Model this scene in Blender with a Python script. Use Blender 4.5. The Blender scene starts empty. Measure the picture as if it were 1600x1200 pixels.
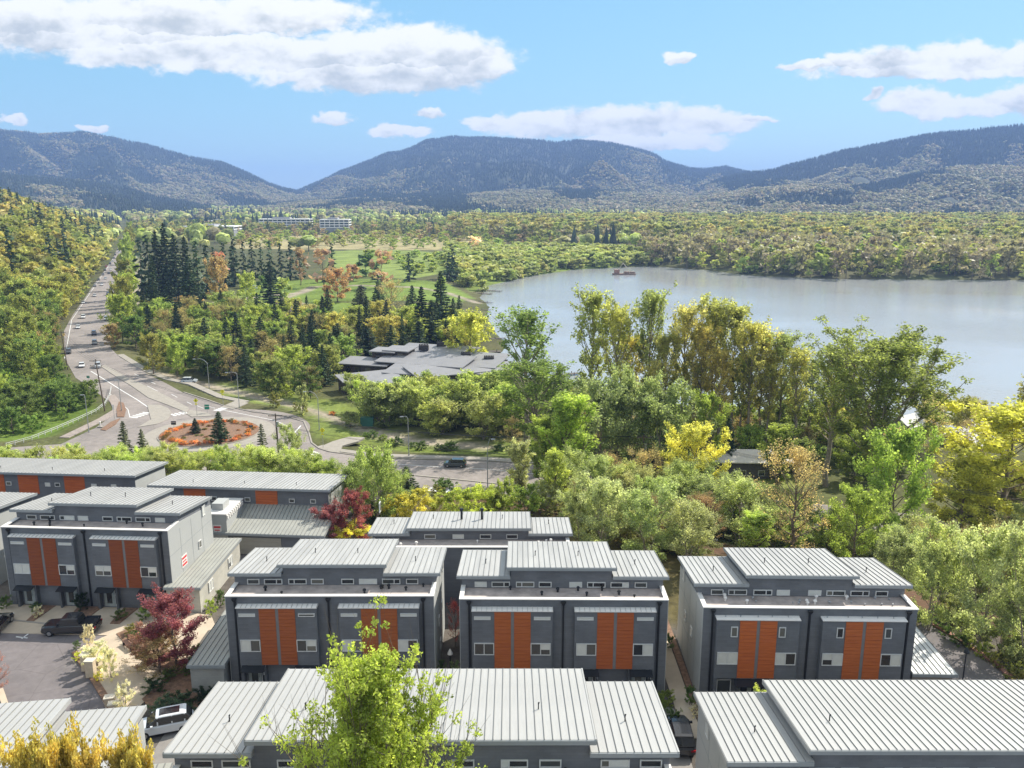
import bpy, bmesh, math, random
import numpy as np
from mathutils import Vector, Matrix
random.seed(7); RNG = np.random.default_rng(7)
SC = bpy.context.scene
COL = SC.collection
PI = math.pi
# ------------------------------------------------------------------ camera
SKY_MIX = 0.80; SKY_TONE = (0.55, 1.50, 2.15, 1)
HAZE_D = 1.05e-4
PITCH = math.radians(12.56); FPX = 1300.0; CAMZ = 61.0
cam_d = bpy.data.cameras.new('camera'); cam = bpy.data.objects.new('camera', cam_d); COL.objects.link(cam)
cam.location = (0, 0, CAMZ); cam.rotation_euler = (PI/2 - PITCH, 0, 0)
cam_d.sensor_width = 36.0; cam_d.lens = 36.0*FPX/1600.0; cam_d.clip_end = 60000.0; cam_d.clip_start = 0.5
SC.camera = cam
# ------------------------------------------------------------------ view + sampling
SC.view_settings.view_transform = 'Standard'; SC.view_settings.look = 'None'
SC.view_settings.exposure = 1.08; SC.view_settings.gamma = 1.0; SC.view_settings.use_curve_mapping = False
SC.render.engine = 'CYCLES'
cy = SC.cycles
cy.max_bounces = 6; cy.diffuse_bounces = 3; cy.glossy_bounces = 3; cy.transmission_bounces = 3
cy.volume_bounces = 1; cy.transparent_max_bounces = 6; cy.caustics_reflective = False; cy.caustics_refractive = False
cy.sample_clamp_indirect = 6.0
cy.use_denoising = True
try:
    cy.denoiser = 'OPENIMAGEDENOISE'; cy.denoising_prefilter = 'ACCURATE'; cy.denoising_input_passes = 'RGB_ALBEDO_NORMAL'
except Exception: pass
# ------------------------------------------------------------------ sun
SUN_AZ = math.radians(46); SUN_EL = math.radians(42)          # azimuth from +Y towards +X
sdir = Vector((math.sin(SUN_AZ)*math.cos(SUN_EL), math.cos(SUN_AZ)*math.cos(SUN_EL), math.sin(SUN_EL)))
sun_d = bpy.data.lights.new('sun', 'SUN'); sun = bpy.data.objects.new('sun', sun_d); COL.objects.link(sun)
sun_d.energy = 3.4; sun_d.angle = math.radians(0.5); sun_d.color = (1.0, 0.945, 0.84)
sun.rotation_euler = sdir.to_track_quat('Z', 'Y').to_euler(); sun.location = (0, 0, 400)

def pix(px, py, z=0.0):
    a = (px-800)/FPX; b = (600-py)/FPX
    y = math.cos(PITCH)+b*math.sin(PITCH); zz = -math.sin(PITCH)+b*math.cos(PITCH)
    t = (z-CAMZ)/zz
    return (a*t, y*t)
def uv_of(px, py):
    a = (px-800)/FPX; b = (600-py)/FPX
    y = math.cos(PITCH)+b*math.sin(PITCH); zz = -math.sin(PITCH)+b*math.cos(PITCH)
    return a/y, zz/y
# ------------------------------------------------------------------ world: Nishita sky + cumulus
world = bpy.data.worlds.new('World'); SC.world = world; world.use_nodes = True
def build_world():
    nt = world.node_tree; N = nt.nodes; L = nt.links
    for n in list(N): N.remove(n)
    out = N.new('ShaderNodeOutputWorld'); bg = N.new('ShaderNodeBackground'); L.new(bg.outputs[0], out.inputs[0])
    sky = N.new('ShaderNodeTexSky'); sky.sky_type = 'NISHITA'; sky.sun_disc = False
    sky.sun_elevation = SUN_EL; sky.sun_rotation = SUN_AZ; sky.altitude = 0; sky.air_density = 1.0; sky.dust_density = 0.25; sky.ozone_density = 1.6
    bg.inputs['Strength'].default_value = 0.15
    def val(s, v):
        if isinstance(v, (int, float)): s.default_value = v
        else: L.new(v, s)
    def M(op, a, b=0.0, c=0.0, clamp=False):
        n = N.new('ShaderNodeMath'); n.operation = op; n.use_clamp = clamp
        val(n.inputs[0], a); val(n.inputs[1], b)
        if op in ('MULTIPLY_ADD', 'SMOOTH_MAX', 'SMOOTH_MIN'): val(n.inputs[2], c)
        return n.outputs[0]
    def step(x, lo, hi):
        n = N.new('ShaderNodeMapRange'); n.interpolation_type = 'SMOOTHSTEP'
        L.new(x, n.inputs[0]); n.inputs[1].default_value = lo; n.inputs[2].default_value = hi
        return n.outputs[0]
    tc = N.new('ShaderNodeTexCoord'); sep = N.new('ShaderNodeSeparateXYZ'); L.new(tc.outputs['Generated'], sep.inputs[0])
    ay = M('MAXIMUM', M('ABSOLUTE', sep.outputs[1]), 0.05)
    u = M('DIVIDE', sep.outputs[0], ay); v = M('DIVIDE', sep.outputs[2], ay)
    def noise(scale, det, rough, sx=1.0, sy=1.6, off=0.0):
        c = N.new('ShaderNodeCombineXYZ'); L.new(M('MULTIPLY', u, sx), c.inputs[0]); L.new(M('MULTIPLY', v, sy), c.inputs[1]); c.inputs[2].default_value = off
        n = N.new('ShaderNodeTexNoise'); n.inputs['Scale'].default_value = scale; n.inputs['Detail'].default_value = det; n.inputs['Roughness'].default_value = rough
        L.new(c.outputs[0], n.inputs['Vector']); return n.outputs['Fac']
    cw = N.new('ShaderNodeCombineXYZ'); L.new(u, cw.inputs[0]); L.new(M('MULTIPLY', v, 1.5), cw.inputs[1])
    def warp(scale, det, off):
        n = N.new('ShaderNodeTexNoise'); n.inputs['Scale'].default_value = scale; n.inputs['Detail'].default_value = det; n.inputs['Roughness'].default_value = .6
        cw.inputs[2].default_value = 3.3; L.new(cw.outputs[0], n.inputs['Vector']); q = N.new('ShaderNodeSeparateColor'); L.new(n.outputs['Color'], q.inputs[0]); return q.outputs
    w1 = warp(13, 3, 0); w2 = warp(38, 6, 0)
    uw = M('ADD', u, M('ADD', M('MULTIPLY', M('SUBTRACT', w1[0], .5), .07), M('MULTIPLY', M('SUBTRACT', w2[0], .5), .035)))
    vw = M('ADD', v, M('ADD', M('MULTIPLY', M('SUBTRACT', w1[1], .5), .022), M('MULTIPLY', M('SUBTRACT', w2[1], .5), .022)))
    n_big = noise(7, 3, 0.5, off=1.3); n_mid = noise(22, 6, 0.62, off=4.1); n_fine = noise(60, 5, 0.6, off=8.2)
    n_sh = noise(9, 5, 0.55, 0.7, 2.2, off=12.0)
    # clouds: (px, py, half width, half height, softness) around the centre of each puff, in photo pixels
    blobs = [(60,40,210,44),(270,30,250,44),(440,28,150,42),(300,82,270,32),(150,60,220,34),(480,92,270,40),(600,80,170,42),(690,92,110,44),(600,122,200,34),(740,110,62,34),(520,118,130,30),
             (526,184,28,15),(662,177,26,9),(625,207,46,13),(10,190,26,12),(150,204,26,6),
             (760,196,40,14),(850,198,110,24),(1000,192,150,30),(1100,194,88,24),(1020,222,130,18),(1172,186,40,7),
             (1060,93,20,12),(1270,104,52,9),(1340,98,70,18),(1400,96,90,30),(1500,100,130,36),(1600,100,100,36),(1450,112,190,20),(1700,95,120,34),
             (1356,150,16,14),(1430,162,66,26),(1500,170,110,22),(1600,160,90,26),(1700,168,90,30),
             (-150,50,160,46),(-120,120,100,26),(-260,200,120,18),(1900,180,140,22),(1960,60,170,34)]
    cur = None; shd = None
    for (cx, cyy, hw, hh) in blobs:
        u0, v0 = uv_of(cx, cyy); ua, _ = uv_of(cx+hw, cyy); _, va = uv_of(cx, cyy-hh)
        a = abs(ua-u0); b = abs(va-v0)
        du = M('MULTIPLY', M('SUBTRACT', uw, u0), 1/a); dv = M('MULTIPLY', M('SUBTRACT', vw, v0), 1/b)
        dvb = M('MULTIPLY', dv, M('MULTIPLY_ADD', M('LESS_THAN', dv, 0.0), 0.35, 1.0))       # flatter base
        d = M('SUBTRACT', 1.0, M('SQRT', M('ADD', M('MULTIPLY', du, du), M('MULTIPLY', dvb, dvb))))
        s = M('MULTIPLY_ADD', M('MULTIPLY', dv, 0.5), 1.0, 0.5, clamp=True)
        # sharper puffs carry a stronger outline
        dd = M('MULTIPLY', d, 1.0)
        if cur is None: cur = dd; shd = s
        else:
            gt = M('GREATER_THAN', dd, cur)
            shd = M('ADD', M('MULTIPLY', gt, s), M('MULTIPLY', M('SUBTRACT', 1.0, gt), shd))
            cur = M('MAXIMUM', cur, dd)
    base = M('MAXIMUM', cur, -1.5)
    dens = M('ADD', base, M('MULTIPLY', M('SUBTRACT', n_mid, 0.5), 1.15))
    dens = M('ADD', dens, M('MULTIPLY', M('SUBTRACT', n_big, 0.5), 0.5))
    dens = M('ADD', dens, M('MULTIPLY', M('SUBTRACT', n_fine, 0.5), 0.35))
    mask = step(dens, -0.16, 0.24)
    # unseen broken cumulus added overhead and behind to whiten the light in shade
    zz = M('MAXIMUM', sep.outputs[2], 0.08)
    ch = N.new('ShaderNodeCombineXYZ'); L.new(M('DIVIDE', sep.outputs[0], zz), ch.inputs[0]); L.new(M('DIVIDE', sep.outputs[1], zz), ch.inputs[1]); ch.inputs[2].default_value = 7.7
    nh = N.new('ShaderNodeTexNoise'); nh.inputs['Scale'].default_value = .9; nh.inputs['Detail'].default_value = 7; nh.inputs['Roughness'].default_value = .6; L.new(ch.outputs[0], nh.inputs['Vector'])
    above = M('MULTIPLY', step(nh.outputs['Fac'], .42, .52), M('MAXIMUM', step(v, 0.30, 0.55), M('MULTIPLY', M('LESS_THAN', sep.outputs[1], 0.0), step(sep.outputs[2], .12, .3))))
    up = step(v, 0.0, 0.04)
    mask = M('MULTIPLY', mask, up)
    mask = M('MAXIMUM', M('MULTIPLY', mask, 0.97), above)
    lit = M('ADD', M('MULTIPLY', shd, 0.7), M('MULTIPLY', M('SUBTRACT', n_mid, 0.45), 1.9))
    lit = M('ADD', lit, M('MULTIPLY', M('SUBTRACT', n_sh, 0.5), 1.1))
    lit = M('SUBTRACT', lit, M('MULTIPLY', step(dens, 0.4, 1.2), 0.25))
    lit = step(lit, -0.1, 0.62)
    cr = N.new('ShaderNodeMix'); cr.data_type = 'RGBA'
    cr.inputs[6].default_value = (2.0, 2.15, 2.25, 1); cr.inputs[7].default_value = (3.6, 3.6, 3.5, 1)
    L.new(lit, cr.inputs[0])
    mx = N.new('ShaderNodeMix'); mx.data_type = 'RGBA'
    tn = N.new('ShaderNodeMix'); tn.data_type = 'RGBA'; tn.inputs[0].default_value = SKY_MIX; L.new(sky.outputs[0], tn.inputs[6]); tn.inputs[7].default_value = SKY_TONE
    L.new(mask, mx.inputs[0]); L.new(tn.outputs[2], mx.inputs[6]); L.new(cr.outputs[2], mx.inputs[7])
    L.new(mx.outputs[2], bg.inputs['Color'])
build_world()
world.cycles.sampling_method = 'MANUAL'; world.cycles.sample_map_resolution = 1024

# ------------------------------------------------------------------ numpy helpers
def vnoise(x, y, seed=0):
    xi = np.floor(x).astype(np.int64); yi = np.floor(y).astype(np.int64); fx = x-xi; fy = y-yi
    fx = fx*fx*(3-2*fx); fy = fy*fy*(3-2*fy)
    def h(a, b):
        n = (a*374761393 + b*668265263 + seed*1442695041) & 0xffffffff
        n = ((n ^ (n >> 13))*1274126177) & 0xffffffff
        return ((n ^ (n >> 16)) & 0xffff)/65535.0
    return (h(xi,yi)*(1-fx)+h(xi+1,yi)*fx)*(1-fy) + (h(xi,yi+1)*(1-fx)+h(xi+1,yi+1)*fx)*fy
def fbm(x, y, seed=0, oct=4):
    s = 0; a = 0.5; t = 0
    for i in range(oct):
        s = s + a*vnoise(x*2**i, y*2**i, seed+i); t += a; a *= 0.5
    return s/t
def sstep(x, a, b):
    t = np.clip((x-a)/(b-a), 0, 1); return t*t*(3-2*t)
def poly_sd(x, y, P):
    """signed distance to polygon P, negative inside"""
    x = np.asarray(x, float); y = np.asarray(y, float)
    d = np.full(x.shape, 1e18); ins = np.zeros(x.shape, bool); n = len(P)
    for i in range(n):
        ax, ay = P[i]; bx, by = P[(i+1) % n]
        ex, ey = bx-ax, by-ay; wx, wy = x-ax, y-ay
        t = np.clip((wx*ex+wy*ey)/(ex*ex+ey*ey+1e-12), 0, 1)
        d = np.minimum(d, (wx-ex*t)**2+(wy-ey*t)**2)
        c = ((ay > y) != (by > y)) & (x < (bx-ax)*(y-ay)/((by-ay) if abs(by-ay) > 1e-12 else 1e-12)+ax)
        ins ^= c
    d = np.sqrt(d); return np.where(ins, -d, d)
def line_dist(x, y, P):
    d = np.full(np.shape(x), 1e18)
    for i in range(len(P)-1):
        ax, ay = P[i]; bx, by = P[i+1]; ex, ey = bx-ax, by-ay; wx, wy = x-ax, y-ay
        t = np.clip((wx*ex+wy*ey)/(ex*ex+ey*ey+1e-12), 0, 1)
        d = np.minimum(d, (wx-ex*t)**2+(wy-ey*t)**2)
    return np.sqrt(d)
# ------------------------------------------------------------------ object helpers
def tag(o, label=None, cat=None, group=None, kind=None):
    if label: o['label'] = label
    if cat: o['category'] = cat
    if group: o['group'] = group
    if kind: o['kind'] = kind
    return o
def empty(name, loc=(0,0,0), rz=0.0, label=None, cat=None, group=None):
    o = bpy.data.objects.new(name, None); COL.objects.link(o); o.location = loc; o.rotation_euler = (0, 0, rz)
    o.empty_display_size = 0.5
    return tag(o, label, cat, group)
def mesh_np(name, V, F, mats, uvs=None, smooth=False, midx=None):
    """V (n,3), F (m,k) uniform polygon size"""
    V = np.asarray(V, np.float32); F = np.asarray(F, np.int32); me = bpy.data.meshes.new(name)
    me.vertices.add(len(V)); me.vertices.foreach_set('co', V.ravel())
    k = F.shape[1]; me.loops.add(F.size); me.loops.foreach_set('vertex_index', F.ravel())
    me.polygons.add(len(F)); me.polygons.foreach_set('loop_start', np.arange(0, F.size, k, dtype=np.int32))
    me.polygons.foreach_set('loop_total', np.full(len(F), k, np.int32))
    if midx is not None: me.polygons.foreach_set('material_index', np.asarray(midx, np.int32))
    if smooth: me.polygons.foreach_set('use_smooth', np.ones(len(F), bool))
    for m in (mats if isinstance(mats, (list, tuple)) else [mats]): me.materials.append(m)
    me.update(calc_edges=True)
    return me
def link(name, me, parent=None, loc=(0,0,0), rz=0.0):
    o = bpy.data.objects.new(name, me); COL.objects.link(o); o.location = loc; o.rotation_euler = (0, 0, rz)
    if parent is not None: o.parent = parent
    return o
class MB:
    def __init__(s): s.v = []; s.f = []
    def poly(s, pts):
        n = len(s.v); s.v += [tuple(p) for p in pts]; s.f.append(tuple(range(n, n+len(pts)))); return s
    def box(s, x0, x1, y0, y1, z0, z1):
        n = len(s.v)
        s.v += [(x0,y0,z0),(x1,y0,z0),(x1,y1,z0),(x0,y1,z0),(x0,y0,z1),(x1,y0,z1),(x1,y1,z1),(x0,y1,z1)]
        for q in ((0,3,2,1),(4,5,6,7),(0,1,5,4),(1,2,6,5),(2,3,7,6),(3,0,4,7)): s.f.append(tuple(n+i for i in q))
        return s
    def hexa(s, a, b):
        """a: 4 bottom pts, b: 4 top pts"""
        n = len(s.v); s.v += [tuple(p) for p in a]+[tuple(p) for p in b]
        for q in ((0,3,2,1),(4,5,6,7),(0,1,5,4),(1,2,6,5),(2,3,7,6),(3,0,4,7)): s.f.append(tuple(n+i for i in q))
        return s
    def prism(s, pts, z0, z1):
        n = len(s.v); k = len(pts)
        s.v += [(p[0],p[1],z0) for p in pts]+[(p[0],p[1],z1) for p in pts]
        s.f.append(tuple(n+i for i in range(k))[::-1]); s.f.append(tuple(n+k+i for i in range(k)))
        for i in range(k): j = (i+1) % k; s.f.append((n+i, n+j, n+k+j, n+k+i))
        return s
    def tube(s, P, R, seg=6, caps=True):
        """P list of points, R radius or list"""
        if not isinstance(R, (list, tuple)): R = [R]*len(P)
        n0 = len(s.v); up = Vector((0, 0, 1))
        P = [Vector(p) for p in P]
        for i, p in enumerate(P):
            d = (P[min(i+1, len(P)-1)]-P[max(i-1, 0)]); d = d.normalized() if d.length > 1e-9 else up
            a = d.cross(Vector((1, 0, 0)) if abs(d.x) < .9 else up).normalized(); b = d.cross(a)
            for k in range(seg):
                t = 2*PI*k/seg; s.v.append(tuple(p+R[i]*(math.cos(t)*a+math.sin(t)*b)))
        for i in range(len(P)-1):
            for k in range(seg):
                a = n0+i*seg+k; b = n0+i*seg+(k+1) % seg; s.f.append((a, b, b+seg, a+seg))
        if caps:
            s.f.append(tuple(n0+k for k in range(seg))[::-1]); m = n0+(len(P)-1)*seg; s.f.append(tuple(m+k for k in range(seg)))
        return s
    def cyl(s, c, r, z0, z1, seg=16, r2=None):
        return s.tube([(c[0],c[1],z0),(c[0],c[1],z1)], [r, r if r2 is None else r2], seg)
    def mesh(s, name, m, smooth=False):
        me = bpy.data.meshes.new(name); me.from_pydata(s.v, [], s.f); me.materials.append(m)
        if smooth: me.polygons.foreach_set('use_smooth', np.ones(len(me.polygons), bool))
        me.update(); return me
    def build(s, name, m, parent=None, loc=(0,0,0), rz=0.0, smooth=False):
        return link(name, s.mesh(name, m, smooth), parent, loc, rz)
def copy_tree(o, parent=None):
    c = o.copy(); COL.objects.link(c)
    if parent is not None: c.parent = parent
    for ch in o.children: copy_tree(ch, c)
    return c
# ------------------------------------------------------------------ materials
MATS = {}
def nodes_of(name):
    m = bpy.data.materials.new(name); m.use_nodes = True; nt = m.node_tree
    return m, nt, nt.nodes, nt.links, nt.nodes['Principled BSDF']
def setp(b, **k):
    for a, v in k.items():
        b.inputs[a.replace('_', ' ')].default_value = v
def simple(name, col, rough=0.6, metal=0.0, var=0.12, scale=1.5, bump=0.0, spec=0.4, objvar=0.0, coord='Object', streak=None):
    if name in MATS: return MATS[name]
    m, nt, N, L, b = nodes_of(name); setp(b, Roughness=rough, Metallic=metal); b.inputs['Specular IOR Level'].default_value = spec
    tc = N.new('ShaderNodeTexCoord'); n = N.new('ShaderNodeTexNoise'); n.inputs['Scale'].default_value = scale; n.inputs['Detail'].default_value = 6; n.inputs['Roughness'].default_value = .62
    if streak:
        mp = N.new('ShaderNodeMapping'); mp.inputs['Scale'].default_value = streak; L.new(tc.outputs[coord], mp.inputs[0]); L.new(mp.outputs[0], n.inputs['Vector'])
    else: L.new(tc.outputs[coord], n.inputs['Vector'])
    mr = N.new('ShaderNodeMapRange'); L.new(n.outputs['Fac'], mr.inputs[0]); mr.inputs[1].default_value = .3; mr.inputs[2].default_value = .7
    mr.inputs[3].default_value = 1-var; mr.inputs[4].default_value = 1+var
    vm = N.new('ShaderNodeVectorMath'); vm.operation = 'SCALE'; vm.inputs[0].default_value = col[:3]; L.new(mr.outputs[0], vm.inputs['Scale'])
    last = vm.outputs[0]
    if objvar:
        oi = N.new('ShaderNodeObjectInfo'); m2 = N.new('ShaderNodeMapRange'); L.new(oi.outputs['Random'], m2.inputs[0]); m2.inputs[3].default_value = 1-objvar; m2.inputs[4].default_value = 1+objvar
        v2 = N.new('ShaderNodeVectorMath'); v2.operation = 'SCALE'; L.new(last, v2.inputs[0]); L.new(m2.outputs[0], v2.inputs['Scale']); last = v2.outputs[0]
    L.new(last, b.inputs['Base Color'])
    if bump:
        bp = N.new('ShaderNodeBump'); bp.inputs['Strength'].default_value = bump; bp.inputs['Distance'].default_value = 0.05; L.new(n.outputs['Fac'], bp.inputs['Height']); L.new(bp.outputs[0], b.inputs['Normal'])
    MATS[name] = m; return m
def masonry(name, col, mort=0.8, bw=0.42, rh=0.2, var=0.16, rough=0.75):
    """painted masonry courses on walls aligned to the building's own axes"""
    if name in MATS: return MATS[name]
    m, nt, N, L, b = nodes_of(name); setp(b, Roughness=rough)
    tc = N.new('ShaderNodeTexCoord'); sp = N.new('ShaderNodeSeparateXYZ'); L.new(tc.outputs['Object'], sp.inputs[0])
    ad = N.new('ShaderNodeMath'); ad.operation = 'ADD'; L.new(sp.outputs[0], ad.inputs[0]); L.new(sp.outputs[1], ad.inputs[1])
    cb = N.new('ShaderNodeCombineXYZ'); L.new(ad.outputs[0], cb.inputs[0]); L.new(sp.outputs[2], cb.inputs[1])
    br = N.new('ShaderNodeTexBrick'); L.new(cb.outputs[0], br.inputs['Vector']); br.inputs['Scale'].default_value = 1.0
    br.inputs['Brick Width'].default_value = bw; br.inputs['Row Height'].default_value = rh; br.inputs['Mortar Size'].default_value = 0.012
    br.inputs['Color1'].default_value = (*[c*(1-var) for c in col], 1); br.inputs['Color2'].default_value = (*[c*(1+var) for c in col], 1)
    br.inputs['Mortar'].default_value = (*[c*mort for c in col], 1); br.inputs['Bias'].default_value = 0.1
    n = N.new('ShaderNodeTexNoise'); n.inputs['Scale'].default_value = 0.5; n.inputs['Detail'].default_value = 5; L.new(tc.outputs['Object'], n.inputs['Vector'])
    mr = N.new('ShaderNodeMapRange'); L.new(n.outputs['Fac'], mr.inputs[0]); mr.inputs[1].default_value = .3; mr.inputs[2].default_value = .7; mr.inputs[3].default_value = .84; mr.inputs[4].default_value = 1.16
    vm = N.new('ShaderNodeVectorMath'); vm.operation = 'SCALE'; L.new(br.outputs[0], vm.inputs[0]); L.new(mr.outputs[0], vm.inputs['Scale']); L.new(vm.outputs[0], b.inputs['Base Color'])
    bp = N.new('ShaderNodeBump'); bp.inputs['Strength'].default_value = .4; bp.inputs['Distance'].default_value = 0.01; bp.invert = True; L.new(br.outputs['Fac'], bp.inputs['Height']); L.new(bp.outputs[0], b.inputs['Normal'])
    MATS[name] = m; return m
def foliage(name, trans=0.5, var=0.35, nscale=0.35, rough=0.55):
    """leaf colour = the tree's own object colour, varied leaf by leaf and clump by clump"""
    if name in MATS: return MATS[name]
    m, nt, N, L, b = nodes_of(name)
    oi = N.new('ShaderNodeObjectInfo'); at = N.new('ShaderNodeAttribute'); at.attribute_type = 'INSTANCER'; at.attribute_name = 'tint'
    geo = N.new('ShaderNodeNewGeometry')
    # colour: instancer tint if present (alpha carries the switch), else the object colour
    mixc = N.new('ShaderNodeMix'); mixc.data_type = 'RGBA'; L.new(oi.outputs['Color'], mixc.inputs[6]); L.new(at.outputs['Color'], mixc.inputs[7])
    sw = N.new('ShaderNodeMath'); sw.operation = 'GREATER_THAN'; sw.inputs[1].default_value = 0.001; L.new(at.outputs['Fac'], sw.inputs[0]); L.new(sw.outputs[0], mixc.inputs[0])
    tc = N.new('ShaderNodeTexCoord'); n = N.new('ShaderNodeTexNoise'); n.inputs['Scale'].default_value = nscale; n.inputs['Detail'].default_value = 3; L.new(tc.outputs['Object'], n.inputs['Vector'])
    mr = N.new('ShaderNodeMapRange'); L.new(n.outputs['Fac'], mr.inputs[0]); mr.inputs[1].default_value = .32; mr.inputs[2].default_value = .68; mr.inputs[3].default_value = 1-var; mr.inputs[4].default_value = 1+var
    m3 = N.new('ShaderNodeMapRange'); L.new(geo.outputs['Random Per Island'], m3.inputs[0]); m3.inputs[3].default_value = 1.35; m3.inputs[4].default_value = 2.75
    mm = N.new('ShaderNodeMath'); mm.operation = 'MULTIPLY'; L.new(mr.outputs[0], mm.inputs[0]); L.new(m3.outputs[0], mm.inputs[1])
    hs = N.new('ShaderNodeHueSaturation'); hs.inputs['Saturation'].default_value = .81; L.new(mixc.outputs[2], hs.inputs['Color']); L.new(mm.outputs[0], hs.inputs['Value'])
    hr = N.new('ShaderNodeMapRange'); L.new(n.outputs['Fac'], hr.inputs[0]); hr.inputs[1].default_value = .3; hr.inputs[2].default_value = .7; hr.inputs[3].default_value = .521; hr.inputs[4].default_value = .497; L.new(hr.outputs[0], hs.inputs['Hue'])
    wm = N.new('ShaderNodeMix'); wm.data_type = 'RGBA'; wm.blend_type = 'MULTIPLY'; wm.inputs[0].default_value = 1; L.new(hs.outputs[0], wm.inputs[6]); wm.inputs[7].default_value = (1.13, 1.055, .97, 1); L.new(wm.outputs[2], b.inputs['Base Color']); setp(b, Roughness=rough); b.inputs['Specular IOR Level'].default_value = .25
    tr = N.new('ShaderNodeBsdfTranslucent'); sc = N.new('ShaderNodeMix'); sc.data_type = 'RGBA'; sc.blend_type = 'MULTIPLY'; sc.inputs[0].default_value = 1
    L.new(wm.outputs[2], sc.inputs[6]); sc.inputs[7].default_value = (1.28, 1.36, .85, 1); L.new(sc.outputs[2], tr.inputs[0])
    ms = N.new('ShaderNodeMixShader'); ms.inputs[0].default_value = trans; L.new(b.outputs[0], ms.inputs[1]); L.new(tr.outputs[0], ms.inputs[2])
    L.new(ms.outputs[0], N['Material Output'].inputs['Surface'])
    MATS[name] = m; return m
LEAF = foliage('leaf', trans=.6); NEEDLE = foliage('needle', trans=0.15, var=0.3)
LEAF_FAR = foliage('far_leaf', trans=0.35, var=0.25, nscale=0.08)
BARK = simple('bark', (0.16, 0.125, 0.09), 0.9, var=.3, scale=2, bump=.3)
PALEBARK = simple('pale_bark', (0.27, 0.23, 0.18), 0.9, var=.3, scale=2, bump=.3)
ROOF = simple('roof_metal', (0.375, 0.372, 0.36), 0.5, metal=0.0, var=.15, scale=.35, spec=.5, streak=(3, .35, 1))
ROOF2 = simple('roof_metal_weathered', (0.33, 0.33, 0.295), 0.55, var=.10, scale=.6, spec=.5)
SEAM = simple('roof_seam', (0.22, 0.22, 0.215), 0.5, var=.05)  # darker than the sheet: the seam's shaded side is put into its colour
FASCIA = simple('fascia_grey', (0.27, 0.29, 0.30), 0.5, var=.05)
SIDING = masonry('painted_siding', (0.142, 0.149, 0.162), mort=.9, var=.07, bw=.8)
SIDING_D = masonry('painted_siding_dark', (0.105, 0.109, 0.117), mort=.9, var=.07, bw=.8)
PANEL_W = simple('light_panel', (0.40, 0.405, 0.39), 0.7, var=.05, scale=.4)
CREAM = masonry('cream_wall', (0.46, 0.44, 0.38), var=.04, mort=.93, bw=2.4, rh=.2)
WHITE = simple('white_metal', (0.74, 0.71, 0.67), 0.45, var=.05)
BLACKM = simple('black_metal', (0.015, 0.017, 0.02), 0.5, var=.1)
MEMBRANE = simple('roof_membrane', (0.42, 0.36, 0.33), 0.9, var=.28, scale=1.1, bump=.2)
PALE_COAT = simple('pale_roof_coating', (0.66, 0.60, 0.56), 0.8, var=.06)
FRAME = simple('window_frame', (0.62, 0.62, 0.60), 0.5, var=.04)
BLIND = simple('window_blind', (0.66, 0.66, 0.61), 0.25, var=.08, spec=.8)  # blinds, made paler to carry the whitish sky reflection of the panes
CONC = simple('concrete', (0.31, 0.28, 0.24), 0.85, var=.12, scale=.7, bump=.1, coord='Object')
BEIGE = simple('beige_paving', (0.50, 0.41, 0.31), 0.85, var=.12, scale=.5, bump=.1)
STONE = simple('cast_stone', (0.55, 0.45, 0.33), 0.85, var=.15, scale=3)
MULCH = simple('mulch', (0.21, 0.125, 0.08), 0.95, var=.4, scale=3, bump=.5)
PAINT = simple('road_paint', (0.72, 0.72, 0.70), 0.7, var=.08, scale=2)
GALV = simple('galvanised_steel', (0.36, 0.37, 0.38), 0.45, metal=.4, var=.08)
WOODP = simple('pole_wood', (0.13, 0.095, 0.07), 0.9, var=.25, streak=(6, 6, .6))
YELLOW = simple('sign_yellow', (0.75, 0.72, 0.02), 0.5, var=.03)
SIGNG = simple('sign_green', (0.02, 0.22, 0.14), 0.5, var=.03)
RED = simple('sign_red', (0.62, 0.04, 0.05), 0.5, var=.03)
TYRE = simple('tyre_rubber', (0.02, 0.02, 0.02), 0.8)
RIM = simple('wheel_rim', (0.45, 0.46, 0.47), 0.3, metal=.8)
LAMPM = simple('car_lamp', (0.75, 0.75, 0.75), 0.2)
TAILM = simple('car_tail_lamp', (0.4, 0.01, 0.01), 0.2)
def asphalt(name, c1, c2, scale):
    m = simple(name, c1, .9, var=.14, scale=scale, bump=.15)
    nt = m.node_tree; N = nt.nodes; L = nt.links; b = N['Principled BSDF']
    src = b.inputs['Base Color'].links[0].from_socket
    tc = N.new('ShaderNodeTexCoord'); n = N.new('ShaderNodeTexNoise'); n.inputs['Scale'].default_value = scale*.12; n.inputs['Detail'].default_value = 4; L.new(tc.outputs['Object'], n.inputs['Vector'])
    mr = N.new('ShaderNodeMapRange'); mr.inputs[1].default_value = .4; mr.inputs[2].default_value = .62; L.new(n.outputs['Fac'], mr.inputs[0])
    mx = N.new('ShaderNodeMix'); mx.data_type = 'RGBA'; mx.blend_type = 'MULTIPLY'; L.new(mr.outputs[0], mx.inputs[0]); L.new(src, mx.inputs[6]); mx.inputs[7].default_value = (*[c2[i]/c1[i] for i in range(3)], 1)
    v = N.new('ShaderNodeTexVoronoi'); v.feature = 'DISTANCE_TO_EDGE'; v.inputs['Scale'].default_value = scale*.2; L.new(tc.outputs['Object'], v.inputs['Vector'])
    cr = N.new('ShaderNodeMapRange'); cr.inputs[1].default_value = 0; cr.inputs[2].default_value = .012; cr.inputs[3].default_value = .72; cr.inputs[4].default_value = 1; L.new(v.outputs['Distance'], cr.inputs[0])
    vm = N.new('ShaderNodeVectorMath'); vm.operation = 'SCALE'; L.new(mx.outputs[2], vm.inputs[0]); L.new(cr.outputs[0], vm.inputs['Scale']); L.new(vm.outputs[0], b.inputs['Base Color'])
    return m
ASPH = asphalt('asphalt_road', (0.27, 0.235, 0.215), (0.215, 0.188, 0.172), .8)
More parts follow.
